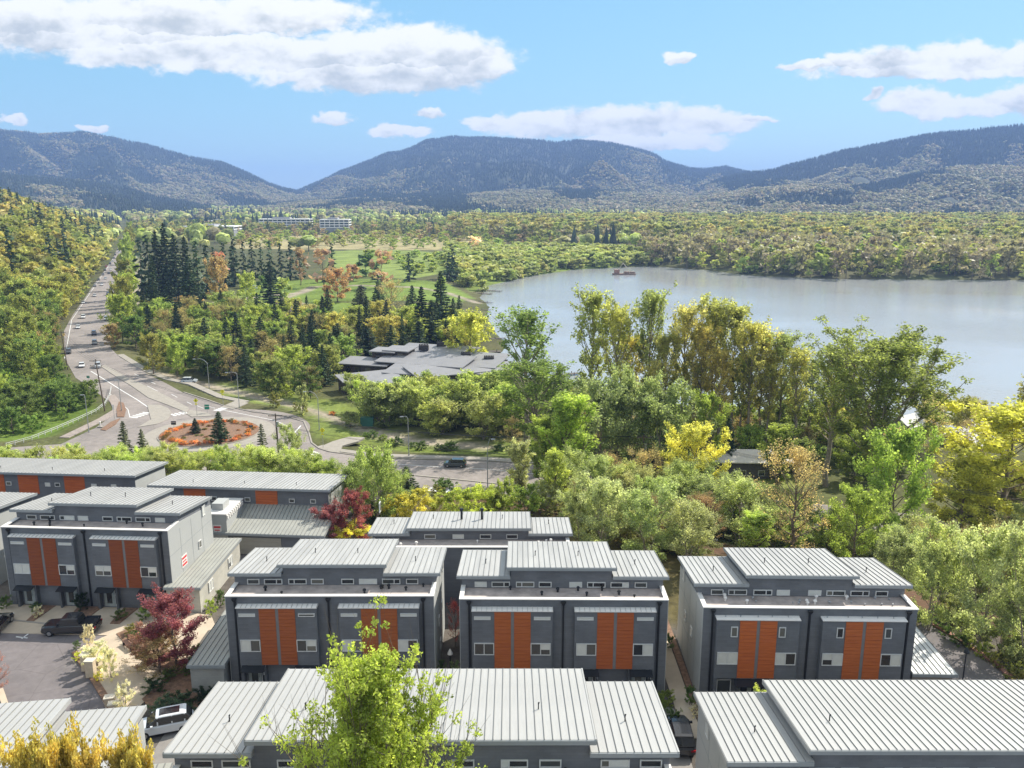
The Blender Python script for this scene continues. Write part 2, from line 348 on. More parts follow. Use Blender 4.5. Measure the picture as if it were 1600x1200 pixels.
ASPH2 = asphalt('asphalt_court', (0.175, 0.155, 0.155), (0.14, 0.125, 0.125), 1.2)
def glassmat():
    m, nt, N, L, b = nodes_of('window_glass'); setp(b, Roughness=.06); b.inputs['Specular IOR Level'].default_value = .9
    oi = N.new('ShaderNodeObjectInfo'); r = N.new('ShaderNodeValToRGB'); L.new(oi.outputs['Random'], r.inputs[0])
    r.color_ramp.interpolation = 'CONSTANT'; e = r.color_ramp.elements
    e[0].color = (.025, .028, .03, 1); e[1].position = .45; e[1].color = (.055, .06, .058, 1); x = e.new(.7); x.color = (.02, .02, .022, 1); x = e.new(.85); x.color = (.13, .125, .105, 1)
    L.new(r.outputs[0], b.inputs['Base Color']); return m
GLASS = glassmat()
def carpaint(name, col, rough=.25):
    m = simple('paint_'+name, col, rough, var=.02, spec=.6); m.node_tree.nodes['Principled BSDF'].inputs['Coat Weight'].default_value = .6; return m
def woodpanel():
    m, nt, N, L, b = nodes_of('orange_wood'); setp(b, Roughness=.5)
    tc = N.new('ShaderNodeTexCoord'); mp = N.new('ShaderNodeMapping'); mp.inputs['Scale'].default_value = (.5, .5, 5.2); L.new(tc.outputs['Object'], mp.inputs[0])
    n = N.new('ShaderNodeTexNoise'); n.inputs['Scale'].default_value = 1.2; n.inputs['Detail'].default_value = 6; n.inputs['Roughness'].default_value = .7; L.new(mp.outputs[0], n.inputs['Vector'])
    oi = N.new('ShaderNodeObjectInfo')
    r = N.new('ShaderNodeValToRGB'); L.new(n.outputs['Fac'], r.inputs[0]); e = r.color_ramp.elements; e[0].position = .3; e[0].color = (.33, .078, .02, 1); e[1].position = .72; e[1].color = (.49, .14, .035, 1)
    v = N.new('ShaderNodeMix'); v.data_type = 'RGBA'; v.blend_type = 'MULTIPLY'; v.inputs[0].default_value = 1; L.new(r.outputs[0], v.inputs[6]); L.new(oi.outputs['Color'], v.inputs[7]); L.new(v.outputs[2], b.inputs['Base Color'])
    return m
WOOD = woodpanel()
# ------------------------------------------------------------------ outline data of the land (traced points placed on the land at their real level)
RZ = 7.0      # road level
PZ = 18.0     # townhouse level
def PP(lst, z): return [pix(a, b, z) for a, b in lst]
LAKE = PP([(760,447),(830,431),(900,421),(960,418),(1020,416),(1100,422),(1180,431),(1300,436),(1450,437),(1600,438)], 0) + [(900, 640), (1500, 560), (1700, 100), (420, 60), (260, 150)] + \
       PP([(1600,668),(1500,672),(1420,655),(1300,648),(1200,645),(1100,640),(1000,632),(930,615),(870,600),(800,585),(775,560),(790,540),(772,515),(757,495),(764,480),(750,465)], 0)
PAD = [(-400,121),(-60,121),(-16,118),(8,108),(22,97),(36,88),(50,75),(58,55),(64,10),(70,-150),(-400,-150)]
N_LEFT = [(193,362),(190,374),(177,402),(165,420),(149,441),(133,465),(113,493),(100,517),(101,560),(118,590),(150,612),(171,628),(180,645)]
N_RIGHT = [(197,362),(194,374),(188,402),(184,425),(180,450),(174,480),(170,512),(173,544),(187,558),(213,573),(232,585),(258,598),(287,614),(325,626),(350,634)]
ROADN = PP(N_LEFT, RZ) + PP([(150,668),(95,694)], RZ) + [(-150, 168), (-150, 150), (-110, 158), (-70, 170)] + [pix(340, 660, RZ)] + PP(N_RIGHT[::-1], RZ)
ROADE = PP([(350,634),(395,644),(440,649),(475,660),(482,677),(486,692),(497,701),(515,706),(560,713),(607,717),(760,721),(835,726),(950,741),(1060,758),(1200,779),(1400,800)], RZ) + [(140,110),(120,108)] + \
        PP([(1400,850),(1200,812),(1060,797),(950,790),(850,792),(700,790),(600,780),(500,755)], RZ) + [(-62, 160), (-75, 175)]
RC = pix(328, 677, RZ)
LEFT_EDGE = PP(N_LEFT, RZ)[::-1]
def land_z(x, y):
    x = np.asarray(x, float); y = np.asarray(y, float)
    r = np.hypot(x, y)
    base = 5.2 + 1.2*(fbm(x/60, y/60, 3, 3)-.5) + 4*sstep(r, 1500, 4000)
    # hill left of the parkway
    ex = np.interp(y, [p[1] for p in LEFT_EDGE], [p[0] for p in LEFT_EDGE])
    ex = np.where(y > LEFT_EDGE[-1][1], LEFT_EDGE[-1][0]-(y-LEFT_EDGE[-1][1])*.48, ex)
    dl = ex-x
    hill = np.clip(dl-14, 0, 1e9)
    amp = sstep(y, 300, 520)
    hz = 95*(1-np.exp(-hill/190.0))*amp*(0.75+.6*fbm(x/160, y/160, 9, 3))*(1-.8*sstep(y, 950, 1500))
    z = base+hz+np.where(dl > 0, 3*sstep(dl, 5, 40), 0)
    # townhouse plateau
    s = poly_sd(x, y, PAD)
    pad = PZ - np.clip(s-1, 0, 1e9)*.34
    z = np.maximum(z, np.minimum(pad, PZ)-0.02) ; z = np.where(s < 0.5, PZ-.02, z)
    # roads flattened
    for P in (ROADN, ROADE):
        d = poly_sd(x, y, P); k = 1-sstep(d, 2.5, 14); z = z*(1-k)+(RZ-.06)*k
    d = np.hypot(x-RC[0], y-RC[1])-23.5; k = 1-sstep(d, 2, 12); z = z*(1-k)+(RZ-.06)*k
    # lake bed
    s = poly_sd(x, y, LAKE) + 2.5*(fbm(x/14, y/14, 21, 3)-.5)
    shore = np.clip(s*.13, -3, 400); z = np.where(s < 45, np.minimum(z, shore), z)
    return z
def land1(x, y): return float(land_z(np.array([x]), np.array([y]))[0])
GREENS = [([(205,478),(260,470),(330,474),(420,470),(560,474),(560,500),(440,505),(300,500)], (.155,.215,.045)),
          ([(380,440),(560,436),(700,440),(740,455),(700,470),(480,472),(380,468)], (.155,.215,.045)),
          ([(520,392),(600,390),(700,396),(730,420),(640,436),(560,434),(510,420)], (.20,.25,.065)),
          ([(360,372),(560,366),(760,372),(900,385),(760,392),(560,390),(370,390)], (.36,.31,.16)),
          ([(700,378),(900,385),(1000,392),(960,414),(830,428),(735,446),(690,420)], (.17,.22,.05)),
          ([(455,620),(480,650),(495,690),(520,700),(560,695),(600,680),(640,660),(520,630)], (.165,.20,.045)),
          ([(340,600),(460,625),(520,640),(560,680),(500,697),(490,660),(440,645),(360,632)], (.16,.20,.05)),
          ([(560,690),(640,712),(850,722),(950,735),(950,700),(700,690)], (.15,.19,.04)),
          ([(0,560),(60,560),(110,620),(150,650),(80,690),(0,700)], (.13,.19,.035)),
          ([(1040,735),(1200,735),(1260,760),(1200,775),(1040,752)], (.19,.21,.06)),
          ([(195,400),(212,400),(214,480),(205,500),(190,440)], (.14,.20,.04))]
PATHS = [([(330,474),(400,466),(470,458),(490,448),(560,446),(700,452),(745,462)], 4), ([(470,458),(440,470),(500,480)], 3),
         ([(205,500),(210,470),(214,430),(216,400)], 4), ([(225,590),(330,606),(440,632),(540,668),(640,690),(760,700)], 3.0)]
def build_land():
    def axis(lo, hi, fine_lo, fine_hi, step, g):
        a = list(np.arange(fine_lo, fine_hi+.1, step)); s = step; v = fine_hi
        while v < hi: s *= g; v += s; a.append(v)
        s = step; v = fine_lo
        while v > lo: s *= g; v -= s; a.insert(0, v)
        return np.array(a)
    xs = axis(-9000, 9000, -230, 230, 2.6, 1.05); ys = axis(-1500, 12000, 20, 480, 2.6, 1.025)
    X, Y = np.meshgrid(xs, ys); Z = land_z(X, Y)
    V = np.stack([X.ravel(), Y.ravel(), Z.ravel()], 1); nx, ny = len(xs), len(ys)
    i = np.arange(ny-1)[:, None]*nx+np.arange(nx-1)[None]; i = i.ravel()
    F = np.stack([i, i+1, i+1+nx, i+nx], 1)
    m, nt, N, L, b = nodes_of('ground_cover'); setp(b, Roughness=.95); b.inputs['Specular IOR Level'].default_value = .1
    at = N.new('ShaderNodeAttribute'); at.attribute_name = 'cover'
    tc = N.new('ShaderNodeTexCoord')
    def nz(s, d=5):
        n = N.new('ShaderNodeTexNoise'); n.inputs['Scale'].default_value = s; n.inputs['Detail'].default_value = d; n.inputs['Roughness'].default_value = .7; L.new(tc.outputs['Object'], n.inputs['Vector'])
        mr = N.new('ShaderNodeMapRange'); mr.inputs[1].default_value = .28; mr.inputs[2].default_value = .72; mr.inputs[3].default_value = .6; mr.inputs[4].default_value = 1.35; L.new(n.outputs['Fac'], mr.inputs[0]); return mr.outputs[0]
    mu = N.new('ShaderNodeMath'); mu.operation = 'MULTIPLY'; L.new(nz(.9), mu.inputs[0]); L.new(nz(.05, 6), mu.inputs[1])
    vm = N.new('ShaderNodeVectorMath'); vm.operation = 'SCALE'; L.new(at.outputs['Color'], vm.inputs[0]); L.new(mu.outputs[0], vm.inputs['Scale']); L.new(vm.outputs[0], b.inputs['Base Color'])
    me = mesh_np('ground', V, F, m, smooth=True)
    x, y = X.ravel(), Y.ravel(); C = np.zeros((len(x), 4), np.float32); C[:, 3] = 1
    n = fbm(x/25, y/25, 5, 4)[:, None]
    C[:, :3] = np.array([.075,.095,.028])*(1-n)+np.array([.12,.105,.055])*n
    s = poly_sd(x, y, PAD); k = (s < 1)
    C[k, :3] = (.125,.11,.095)
    k2 = k & (x > -17) & (y > 93) | k & (x > 15) & (y > 78); C[k2, :3] = (.12,.10,.045)
    band = (s > 1) & (s < 16) & (x > -10); C[band, :3] = (.11,.065,.04)
    for P, c in GREENS:
        d = poly_sd(x, y, PP(P, 5)); w = (1-sstep(d, -1, 2.5))[:, None]; C[:, :3] = C[:, :3]*(1-w)+np.array(c)*w
    for P, wd in PATHS:
        d = line_dist(x, y, PP(P, 5)); w = (1-sstep(d, wd*.5, wd*.5+2))[:, None]; C[:, :3] = C[:, :3]*(1-w)+np.array((.33,.28,.22))*w
    a = me.color_attributes.new('cover', 'FLOAT_COLOR', 'POINT'); a.data.foreach_set('color', C.ravel())
    return tag(link('ground', me), 'grassy valley floor and banks of the town plateau', kind='structure')
build_land()
def build_lake():
    m, nt, N, L, b = nodes_of('lake_water'); setp(b, Roughness=.11); b.inputs['Base Color'].default_value = (.33, .34, .345, 1); b.inputs['IOR'].default_value = 1.33  # pale base colour stands in for the white sun sheen on the waves
    b.inputs['Specular IOR Level'].default_value = .75
    tc = N.new('ShaderNodeTexCoord'); mp = N.new('ShaderNodeMapping'); mp.inputs['Scale'].default_value = (.35, 1.0, 1); L.new(tc.outputs['Object'], mp.inputs[0])
    n = N.new('ShaderNodeTexNoise'); n.inputs['Scale'].default_value = .9; n.inputs['Detail'].default_value = 4; n.inputs['Roughness'].default_value = .6; L.new(mp.outputs[0], n.inputs['Vector'])
    n2 = N.new('ShaderNodeTexNoise'); n2.inputs['Scale'].default_value = .012; n2.inputs['Detail'].default_value = 3; L.new(tc.outputs['Object'], n2.inputs['Vector'])
    mr = N.new('ShaderNodeMapRange'); mr.inputs[1].default_value = .35; mr.inputs[2].default_value = .65; mr.inputs[3].default_value = .12; mr.inputs[4].default_value = .6; L.new(n2.outputs['Fac'], mr.inputs[0])
    bp = N.new('ShaderNodeBump'); bp.inputs['Distance'].default_value = .35; L.new(mr.outputs[0], bp.inputs['Strength']); L.new(n.outputs['Fac'], bp.inputs['Height']); L.new(bp.outputs[0], b.inputs['Normal'])
    xs = [p[0] for p in LAKE]; ys = [p[1] for p in LAKE]
    q = MB().poly([(min(xs)-30, min(ys)-30, 0), (max(xs)+30, min(ys)-30, 0), (max(xs)+30, max(ys)+30, 0), (min(xs)-30, max(ys)+30, 0)])
    tag(q.build('lake', m), 'calm silvery lake surface', kind='structure')
build_lake()
# ------------------------------------------------------------------ mountains
MOUNTAIN_PTS = []
def mountain(name, label, ridge, r_ridge, r_foot, foot_h, seed, spur=.25, treeh=14):
    px = np.array([p[0] for p in ridge], float); py = np.array([p[1] for p in ridge], float)
    uv = [uv_of(a, b) for a, b in ridge]; U = np.array([a for a, _ in uv]); Vv = np.array([b for _, b in uv])
    na, nr = 320, 90
    u = np.linspace(U[0], U[-1], na); rv = np.interp(u, U, Vv) + .0012*(fbm(u*60, u*0, seed, 4)-.5)
    t = np.linspace(0, 1.5, nr)
    UU, T = np.meshgrid(u, t); RV = np.meshgrid(rv, t)[0]
    w = fbm(UU*9+seed, T*2.2, seed+5, 4)-.5
    rr = r_foot+(r_ridge-r_foot)*T
    H = (CAMZ + RV*r_ridge*np.ones_like(T)) - treeh - foot_h
    edge = sstep(np.minimum((UU-U[0]), (U[-1]-UU)), 0, .02*(U[-1]-U[0]))
    prof = np.where(T < 1, (1-(1-np.clip(T, 0, 1))**1.35), np.clip(1-(T-1)*1.6, -0.4, 1))
    rid = np.abs(fbm(UU*14+T*1.7, T*3.2+seed, seed+11, 4)-.5)*2
    spurz = (rid-.45)*spur*1.7*np.sin(np.clip(T, 0, 1)*PI)
    Z = foot_h + H*(prof + spurz)
    Z = Z+0*w
    y = rr; x = UU*rr
    V = np.stack([x.ravel(), y.ravel(), Z.ravel()], 1)
    i = (np.arange(nr-1)[:, None]*na+np.arange(na-1)[None]).ravel(); F = np.stack([i, i+1, i+1+na, i+na], 1)
    me = mesh_np(name, V, F, simple('mountain_soil', (.05,.06,.035), .95, var=.4, scale=.004), smooth=True)
    o = tag(link(name, me), label, kind='structure')
    return dict(x=x, y=y, z=Z, T=T, U=UU, H=Z-foot_h, Hm=H)
MT = []
MT.append(mountain('mountain', 'long blue ridge closing the valley on the left', [(-260,235),(-120,215),(0,200),(60,208),(130,207),(175,213),(230,225),(290,242),(345,252),(385,268),(420,285),(447,294),(500,304),(540,312)], 5600, 3600, 8, 1))
MT.append(mountain('mountain', 'broad domed mountain in the middle of the skyline', [(400,318),(447,304),(480,290),(530,268),(580,248),(605,238),(625,236),(640,230),(665,218),(700,212),(760,214),(830,216),(870,221),(900,217),(960,222),(1000,232),(1022,238),(1040,250),(1080,262),(1110,262),(1135,258),(1150,263),(1200,276),(1300,300),(1380,315)], 6200, 3500, 8, 2))
MT.append(mountain('mountain', 'wooded ridge rising on the right behind the lake', [(1000,318),(1080,298),(1130,276),(1170,268),(1210,265),(1260,249),(1320,233),(1380,222),(1450,208),(1530,200),(1600,193),(1700,190),(1850,200)], 4600, 3000, 8, 3))
MT.append(mountain('hills', 'low wooded foothills in front of the right ridge', [(1000,322),(1060,310),(1120,302),(1180,292),(1260,286),(1330,287),(1400,277),(1450,265),(1500,256),(1560,254),(1620,262),(1700,268),(1850,270)], 3300, 2200, 7, 4, .3))
MT.append(mountain('hills', 'speckled wooded foothills below the domed mountain', [(380,322),(470,312),(560,306),(640,302),(720,299),(800,296),(880,292),(960,296),(1040,300),(1120,306),(1180,314),(1240,322)], 3900, 2500, 7, 5, .2))
MT.append(mountain('hills', 'dark wooded spur at the foot of the left ridge', [(-200,240),(-60,262),(40,272),(90,276),(140,282),(200,292),(240,304),(280,312),(330,320)], 3600, 2300, 7, 6, .2))
# ------------------------------------------------------------------ buildings
WCACHE = {}
def add_window(parent, x, y, z, w, h, split=None, rz=0.0, blind=0.3, bar=0.075, rnd=random, frame=None):
    """window centred at x, z (bottom) on a wall facing local -y turned by rz"""
    key = ('f', round(w,2), round(h,2), split)
    if key not in WCACHE:
        m = MB(); d0, d1 = -.05, .05
        m.box(-w/2, w/2, d0, d1, 0, bar).box(-w/2, w/2, d0, d1, h-bar, h)
        m.box(-w/2, -w/2+bar, d0+.002, d1, bar, h-bar).box(w/2-bar, w/2, d0+.002, d1, bar, h-bar)
        if split: xm = -w/2+w*split; m.box(xm-bar*.5, xm+bar*.5, d0+.002, d1, bar, h-bar)
        WCACHE[key] = m.mesh('window', FRAME)
        ps = []
        cuts = [-w/2+bar] + ([-w/2+w*split] if split else []) + [w/2-bar]
        for a, b in zip(cuts[:-1], cuts[1:]):
            xx = [a+(bar*.5 if (split and a != cuts[0]) else 0), b-(bar*.5 if (split and b != cuts[-1]) else 0)]
            g = MB().box(xx[0], xx[1], -.012, .02, bar, h-bar)
            hb = MB().box(xx[0], xx[1], -.012, .02, bar, bar+(h-2*bar)*.45); n_ = len(hb.f); hb.box(xx[0], xx[1], -.010, .02, bar+(h-2*bar)*.45, h-bar)
            hm_ = hb.mesh('pane', GLASS); hm_.materials.append(BLIND)
            for pi_, pl_ in enumerate(hm_.polygons): pl_.material_index = 0 if pi_ < n_ else 1
            ps.append((g.mesh('pane', GLASS), MB().box(xx[0], xx[1], -.012, .02, bar, h-bar).mesh('pane', BLIND), hm_))
        WCACHE[key+('p',)] = ps
    f = link('window', WCACHE[key], parent, (x, y, z), rz)
    for g, bl, hb in WCACHE[key+('p',)]:
        q = rnd.random(); link('pane', bl if q < blind*.7 else hb if (q < blind*1.25 and h > .8) else g, f)
    return f
def hex_roof(x0, x1, yf, yb, zf, zb, th=.22):
    return MB().hexa([(x0,yf,zf-th),(x1,yf,zf-th),(x1,yb,zb-th),(x0,yb,zb-th)], [(x0,yf,zf),(x1,yf,zf),(x1,yb,zb),(x0,yb,zb)])
def metal_roof(root, x0, x1, yf, yb, zf, zb, pieces=False, mat=None, pitch=.49, name='roof'):
    mat = mat or ROOF
    r = hex_roof(x0, x1, yf, yb, zf-.03, zb-.03).build(name, FASCIA, root)
    n = max(2, int(round((x1-x0)/pitch))); w = (x1-x0)/n
    if pieces:
        pm = MB().hexa([(0.012,yf-.03,zf-.03),(w-.012,yf-.03,zf-.03),(w-.012,yb,zb-.03),(0.012,yb,zb-.03)], [(0.012,yf-.03,zf+.006),(w-.012,yf-.03,zf+.006),(w-.012,yb,zb+.006),(0.012,yb,zb+.006)])
        # the raised seam belongs to the panel's edge
        me = pm.mesh('roof_panel', mat); me.materials.append(SEAM)
        k = MB(); k.v = [tuple(v.co) for v in me.vertices]; k.f = [tuple(p.vertices) for p in me.polygons]; nf = len(k.f)
        k.hexa([(-.012,yf-.03,zf-.03),(.012,yf-.03,zf-.03),(.012,yb,zb-.03),(-.012,yb,zb-.03)], [(-.012,yf-.03,zf+.075),(.012,yf-.03,zf+.075),(.012,yb,zb+.075),(-.012,yb,zb+.075)])
        me = bpy.data.meshes.new('roof_panel'); me.from_pydata(k.v, [], k.f); me.materials.append(mat); me.materials.append(SEAM)
        for i, p in enumerate(me.polygons): p.material_index = 0 if i < nf else 1
        for i in range(n):
            link('roof_panel', me, r, (x0+i*w, 0, 0))
        for xx in (x0, x1): MB().hexa([(xx-.05,yf-.05,zf-.3),(xx+.05,yf-.05,zf-.3),(xx+.05,yb,zb-.3),(xx-.05,yb,zb-.3)], [(xx-.05,yf-.05,zf+.045),(xx+.05,yf-.05,zf+.045),(xx+.05,yb,zb+.045),(xx-.05,yb,zb+.045)]).build('roof_edge', ROOF, r)
    else:
        hexm = hex_roof(x0-.02, x1+.02, yf-.03, yb+.02, zf+.006, zb+.006, .05); hexm.build('roof_sheet', mat, r)
        s = MB()
        for i in range(n+1):
            a = x0+i*w
            s.hexa([(a-.02,yf-.04,zf),(a+.02,yf-.04,zf),(a+.02,yb,zb),(a-.02,yb,zb)], [(a-.012,yf-.04,zf+.075),(a+.012,yf-.04,zf+.075),(a+.012,yb,zb+.075),(a-.012,yb,zb+.075)])
        tag(s.build('standing_seam', SEAM, r), kind='stuff')
    MB().box(x0-.04, x1+.04, yf-.11, yf-.035, zf-.30, zf-.02).build('gutter', FASCIA, r)
    return r
def wood_panel(root, x0, x1, y, z0, z1, tint):
    m = MB(); n = max(4, int(round((z1-z0)/.34))); h = (z1-z0)/n
    for i in range(n): m.box(x0, x1, y-.045-.004*(i % 2), y, z0+i*h+.012, z0+(i+1)*h-.006)
    o = m.build('wood_panel', WOOD, root); o.color = tint; return o
def downpipe(root, x, y, ztop, double=False):
    m = MB().box(x-.07, x+.07, y-.14, y-.005, .1, ztop-.45)
    m.hexa([(x-.1,y-.18,ztop-.5),(x+.1,y-.18,ztop-.5),(x+.1,y-.004,ztop-.5),(x-.1,y-.004,ztop-.5)], [(x-.22,y-.26,ztop-.2),(x+.22,y-.26,ztop-.2),(x+.22,y-.004,ztop-.2),(x-.22,y-.004,ztop-.2)])
    m.build('downpipe', BLACKM, root)
def door(root, x, y, w=1.0, h=2.1, z=.15, side=True):
    m = MB().box(x-w/2-.08, x+w/2+.08, y-.03, y, z, z+h+.1); f = m.build('door', simple('door_grey', (.33,.36,.35), .5), root)
    MB().box(x-w/2+.22, x+w/2-.22, y-.05, y-.031, z+.35, z+h-.2).build('door_glass', GLASS, f)
    MB().box(x+w/2-.16, x+w/2-.1, y-.08, y-.031, z+.95, z+1.15).build('handle', GALV, f)
    if side:
        MB().box(x+w/2+.12, x+w/2+.42, y-.035, y, z, z+h+.1).build('sidelight', FRAME, f)
        MB().box(x+w/2+.17, x+w/2+.37, y-.05, y-.036, z+.3, z+h-.1).build('sidelight_glass', GLASS, f)
TINTS = [(1,1,1,1),(.92,.9,.9,1),(1.1,1.12,1.1,1),(.8,.72,.7,1)]
def vent(root, x, y, z, mat=None, s=1.0, kind=0):
    m = MB()
    if kind == 0: m.cyl((x, y), .09*s, z, z+.28*s, 8).tube([(x,y,z+.28*s),(x,y,z+.40*s)], [.17*s, .12*s], 8)
    else: m.cyl((x, y), .05*s, z, z+.5*s, 6).tube([(x,y,z+.5*s),(x+.05,y,z+.62*s)], [.07*s,.05*s], 6)
    return m.build('vent', mat or BLACKM, root)
def townhouse(label, org, z0, rz, W=18.1, c0=4.05, c1=13.85, D=11.3, mods=(1.07, 10.0), seed=0, pieces=False, facade='slim', group=None,
              ground=True, light_sides=(True, True), Hp=9.0, front=True, roofmat=None, wood=(1,1,1,1), clere=None, ventmat=None, rdrop=.14, roofd=8.15, chimney=False, tvents=0, lift=(1.08, 1.92)):
    rnd = random.Random(seed)
    root = empty('townhouse_block', (org[0], org[1], z0), rz, label, 'townhouse', group)
    Y1 = 3.2; yf = 2.85; yb = yf+roofd; e1 = Hp+lift[0]; e2 = Hp+lift[1]
    ze = lambda e, y: e-.26-(y-yf)*rdrop
    # lower storeys
    MB().box(0, W, .55, D, 0.0, Hp-.32).build('wall', SIDING, root)
    # parapet round the terrace: front and two returns
    p = MB().box(0, W, .55, .82, Hp-.32, Hp-.06).box(0, .27, .82, Y1, Hp-.32, Hp-.06).box(W-.27, W, .82, Y1, Hp-.32, Hp-.06); p.build('parapet', SIDING, root)
    c = MB().box(-.06, W+.06, .47, .88, Hp-.06, Hp+.02).box(-.06, .33, .88, Y1, Hp-.06, Hp+.02).box(W-.33, W+.06, .88, Y1, Hp-.06, Hp+.02); c.build('parapet_cap', WHITE, root)
    MB().box(.27, W-.27, .82, Y1, Hp-.32, Hp-.28).build('terrace_floor', MEMBRANE, root)
    # upper storey under the three mono-pitch roofs
    for (a, b, e) in ((0, c0+.35, e1), (c0+.35, c1-.35, e2), (c1-.35, W, e1)):
        MB().hexa([(a,Y1,Hp-.32),(b,Y1,Hp-.32),(b,D,Hp-.32),(a,D,Hp-.32)], [(a,Y1,ze(e,Y1)),(b,Y1,ze(e,Y1)),(b,min(D,yb-.1),ze(e,min(D,yb-.1))),(a,min(D,yb-.1),ze(e,min(D,yb-.1)))]).build('clerestory_wall', SIDING, root)
    metal_roof(root, -.42, c0+.28, yf, yb, e1, e1-roofd*rdrop, pieces, roofmat)
    metal_roof(root, c1-.28, W+.42, yf, yb, e1, e1-roofd*rdrop, pieces, roofmat)
    metal_roof(root, c0, c1, yf-.02, yb+.3, e2, e2-(roofd+.3)*rdrop, pieces, roofmat)
    # side walls faced with pale panels
    for sd, on in ((0, light_sides[0]), (1, light_sides[1])):
        if not on: continue
        x0, x1 = (-.05, -.002) if sd == 0 else (W+.002, W+.05)
        q = [(.55, 0), (D, 0), (D, ze(e1, yb-.1)-.9), (Y1, Hp-.1), (.55, Hp-.07)]
        m = MB(); m.v = [(x0, y, z) for y, z in q]+[(x1, y, z) for y, z in q]; k = len(q)
        m.f = [tuple(range(k))[::-1], tuple(range(k, 2*k))]+[(i, (i+1) % k, k+(i+1) % k, k+i) for i in range(k)]
        m.build('side_wall', PANEL_W, root)
        j = MB(); xs = x0-.012 if sd == 0 else x1
        for yy in (3.2, 5.9, 8.6): j.box(xs, xs+.012, yy, yy+.04, .1, Hp-.8)
        for zz in (3.0, 6.0): j.box(xs-.001, xs+.013, .6, D-.05, zz, zz+.04)
        j.build('panel_joint', FASCIA, root)
        for (yy, zz, w, h) in ((9.2, 7.3, .8, 1.2), (4.6, 4.0, .7, .9), (7.6, 4.0, .7, .9), (5.6, 1.1, .8, .9)):
            if rnd.random() < .8: add_window(root, x0-.05 if sd == 0 else x1+.05, yy, zz, w, h, None, -PI/2 if sd == 0 else PI/2, .4, rnd=rnd)
    # clerestory windows
    cl = clere or [(1.7,1.1,None),(3.5,1.65,.68),(5.7,1.65,.32),(7.5,1.15,None),(10.25,1.15,None),(12.1,1.65,.33),(14.2,1.65,.66),(16.1,1.1,None)]
    for (x, w, sp) in cl: add_window(root, x, Y1-.03, Hp-.17, w, .52, sp, 0, .25, rnd=rnd)
    # roof furniture on the terrace
    for k in range(8): vent(root, rnd.uniform(.8, W-.8), rnd.uniform(1.3, 2.9), Hp-.28, ventmat, rnd.uniform(.7, 1.1))
    for k in range(tvents): vent(root, rnd.uniform(1.0, W-1.0), rnd.uniform(1.6, 2.9), Hp-.28, GALV, rnd.uniform(.4, .8))
    for k, xx in enumerate((c0*.5, c0+2.6, c1-3.2, (c1+W)/2)):
        e = e1 if k in (0, 3) else e2
        yy = yf+3.6; vent(root, xx, yy, e-(yy-yf)*rdrop, BLACKM, .8, 1)
    if front:
        for b0 in mods:
            b1 = b0+7.0
            MB().box(b0, b1, .0, .548, 2.6, 8.1).build('bay', SIDING, root)
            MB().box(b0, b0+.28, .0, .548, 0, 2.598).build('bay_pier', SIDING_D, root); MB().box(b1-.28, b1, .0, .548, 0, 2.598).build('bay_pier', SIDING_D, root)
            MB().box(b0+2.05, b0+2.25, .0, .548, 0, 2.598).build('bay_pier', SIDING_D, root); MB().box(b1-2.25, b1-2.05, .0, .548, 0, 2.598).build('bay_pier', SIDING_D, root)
            a = MB().hexa([(b0-.05,-.14,8.13),(b1+.05,-.14,8.13),(b1+.05,.545,8.13),(b0-.05,.545,8.13)], [(b0-.05,-.14,8.2),(b1+.05,-.14,8.2),(b1+.05,.545,8.27),(b0-.05,.545,8.27)])
            aw = a.build('awning', WHITE, root)
            r = MB()
            for i in range(17):
                xx = b0-.03+i*(7.06/16); r.hexa([(xx-.015,-.145,8.2),(xx+.015,-.145,8.2),(xx+.015,.54,8.26),(xx-.015,.54,8.26)], [(xx-.015,-.145,8.25),(xx+.015,-.145,8.25),(xx+.015,.54,8.32),(xx-.015,.54,8.32)])
            if facade == 'slim': tag(r.build('awning_rib', ROOF, aw), kind='stuff')
            else:
                for i in range(5): vent(aw, b0+.6+i*1.4+rnd.uniform(-.2,.2), .3, 8.24, GALV, .35)
            t = tuple(w*rnd.uniform(.94, 1.05) for w in wood[:3])+(1,)
            wood_panel(root, b0+1.95, b0+3.38, 0, 2.65, 8.05, t); wood_panel(root, b0+3.66, b0+5.10, 0, 2.65, 8.05, t)
            MB().box(b0+3.382, b0+3.658, -.02, 0, 2.65, 8.05).build('divider', simple('divider_grey', (.2,.19,.19), .6), root)
            if facade == 'slim':
                add_window(root, b0+.9, -.03, 7.32, 1.45, .3, None, 0, 1.0, rnd=rnd); add_window(root, b0+6.1, -.03, 7.32, 1.45, .3, None, 0, 1.0, rnd=rnd)
            else:
                add_window(root, b0+1.5, -.03, 6.55, .58, .95, None, 0, 0, rnd=rnd); add_window(root, b0+5.55, -.03, 6.55, .58, .95, None, 0, 0, rnd=rnd)
            add_window(root, b0+1.04, -.03, 3.95, 1.75, 1.15, .5, 0, .55, rnd=rnd); add_window(root, b0+5.98, -.03, 3.95, 1.75, 1.15, .5, 0, .55, rnd=rnd)
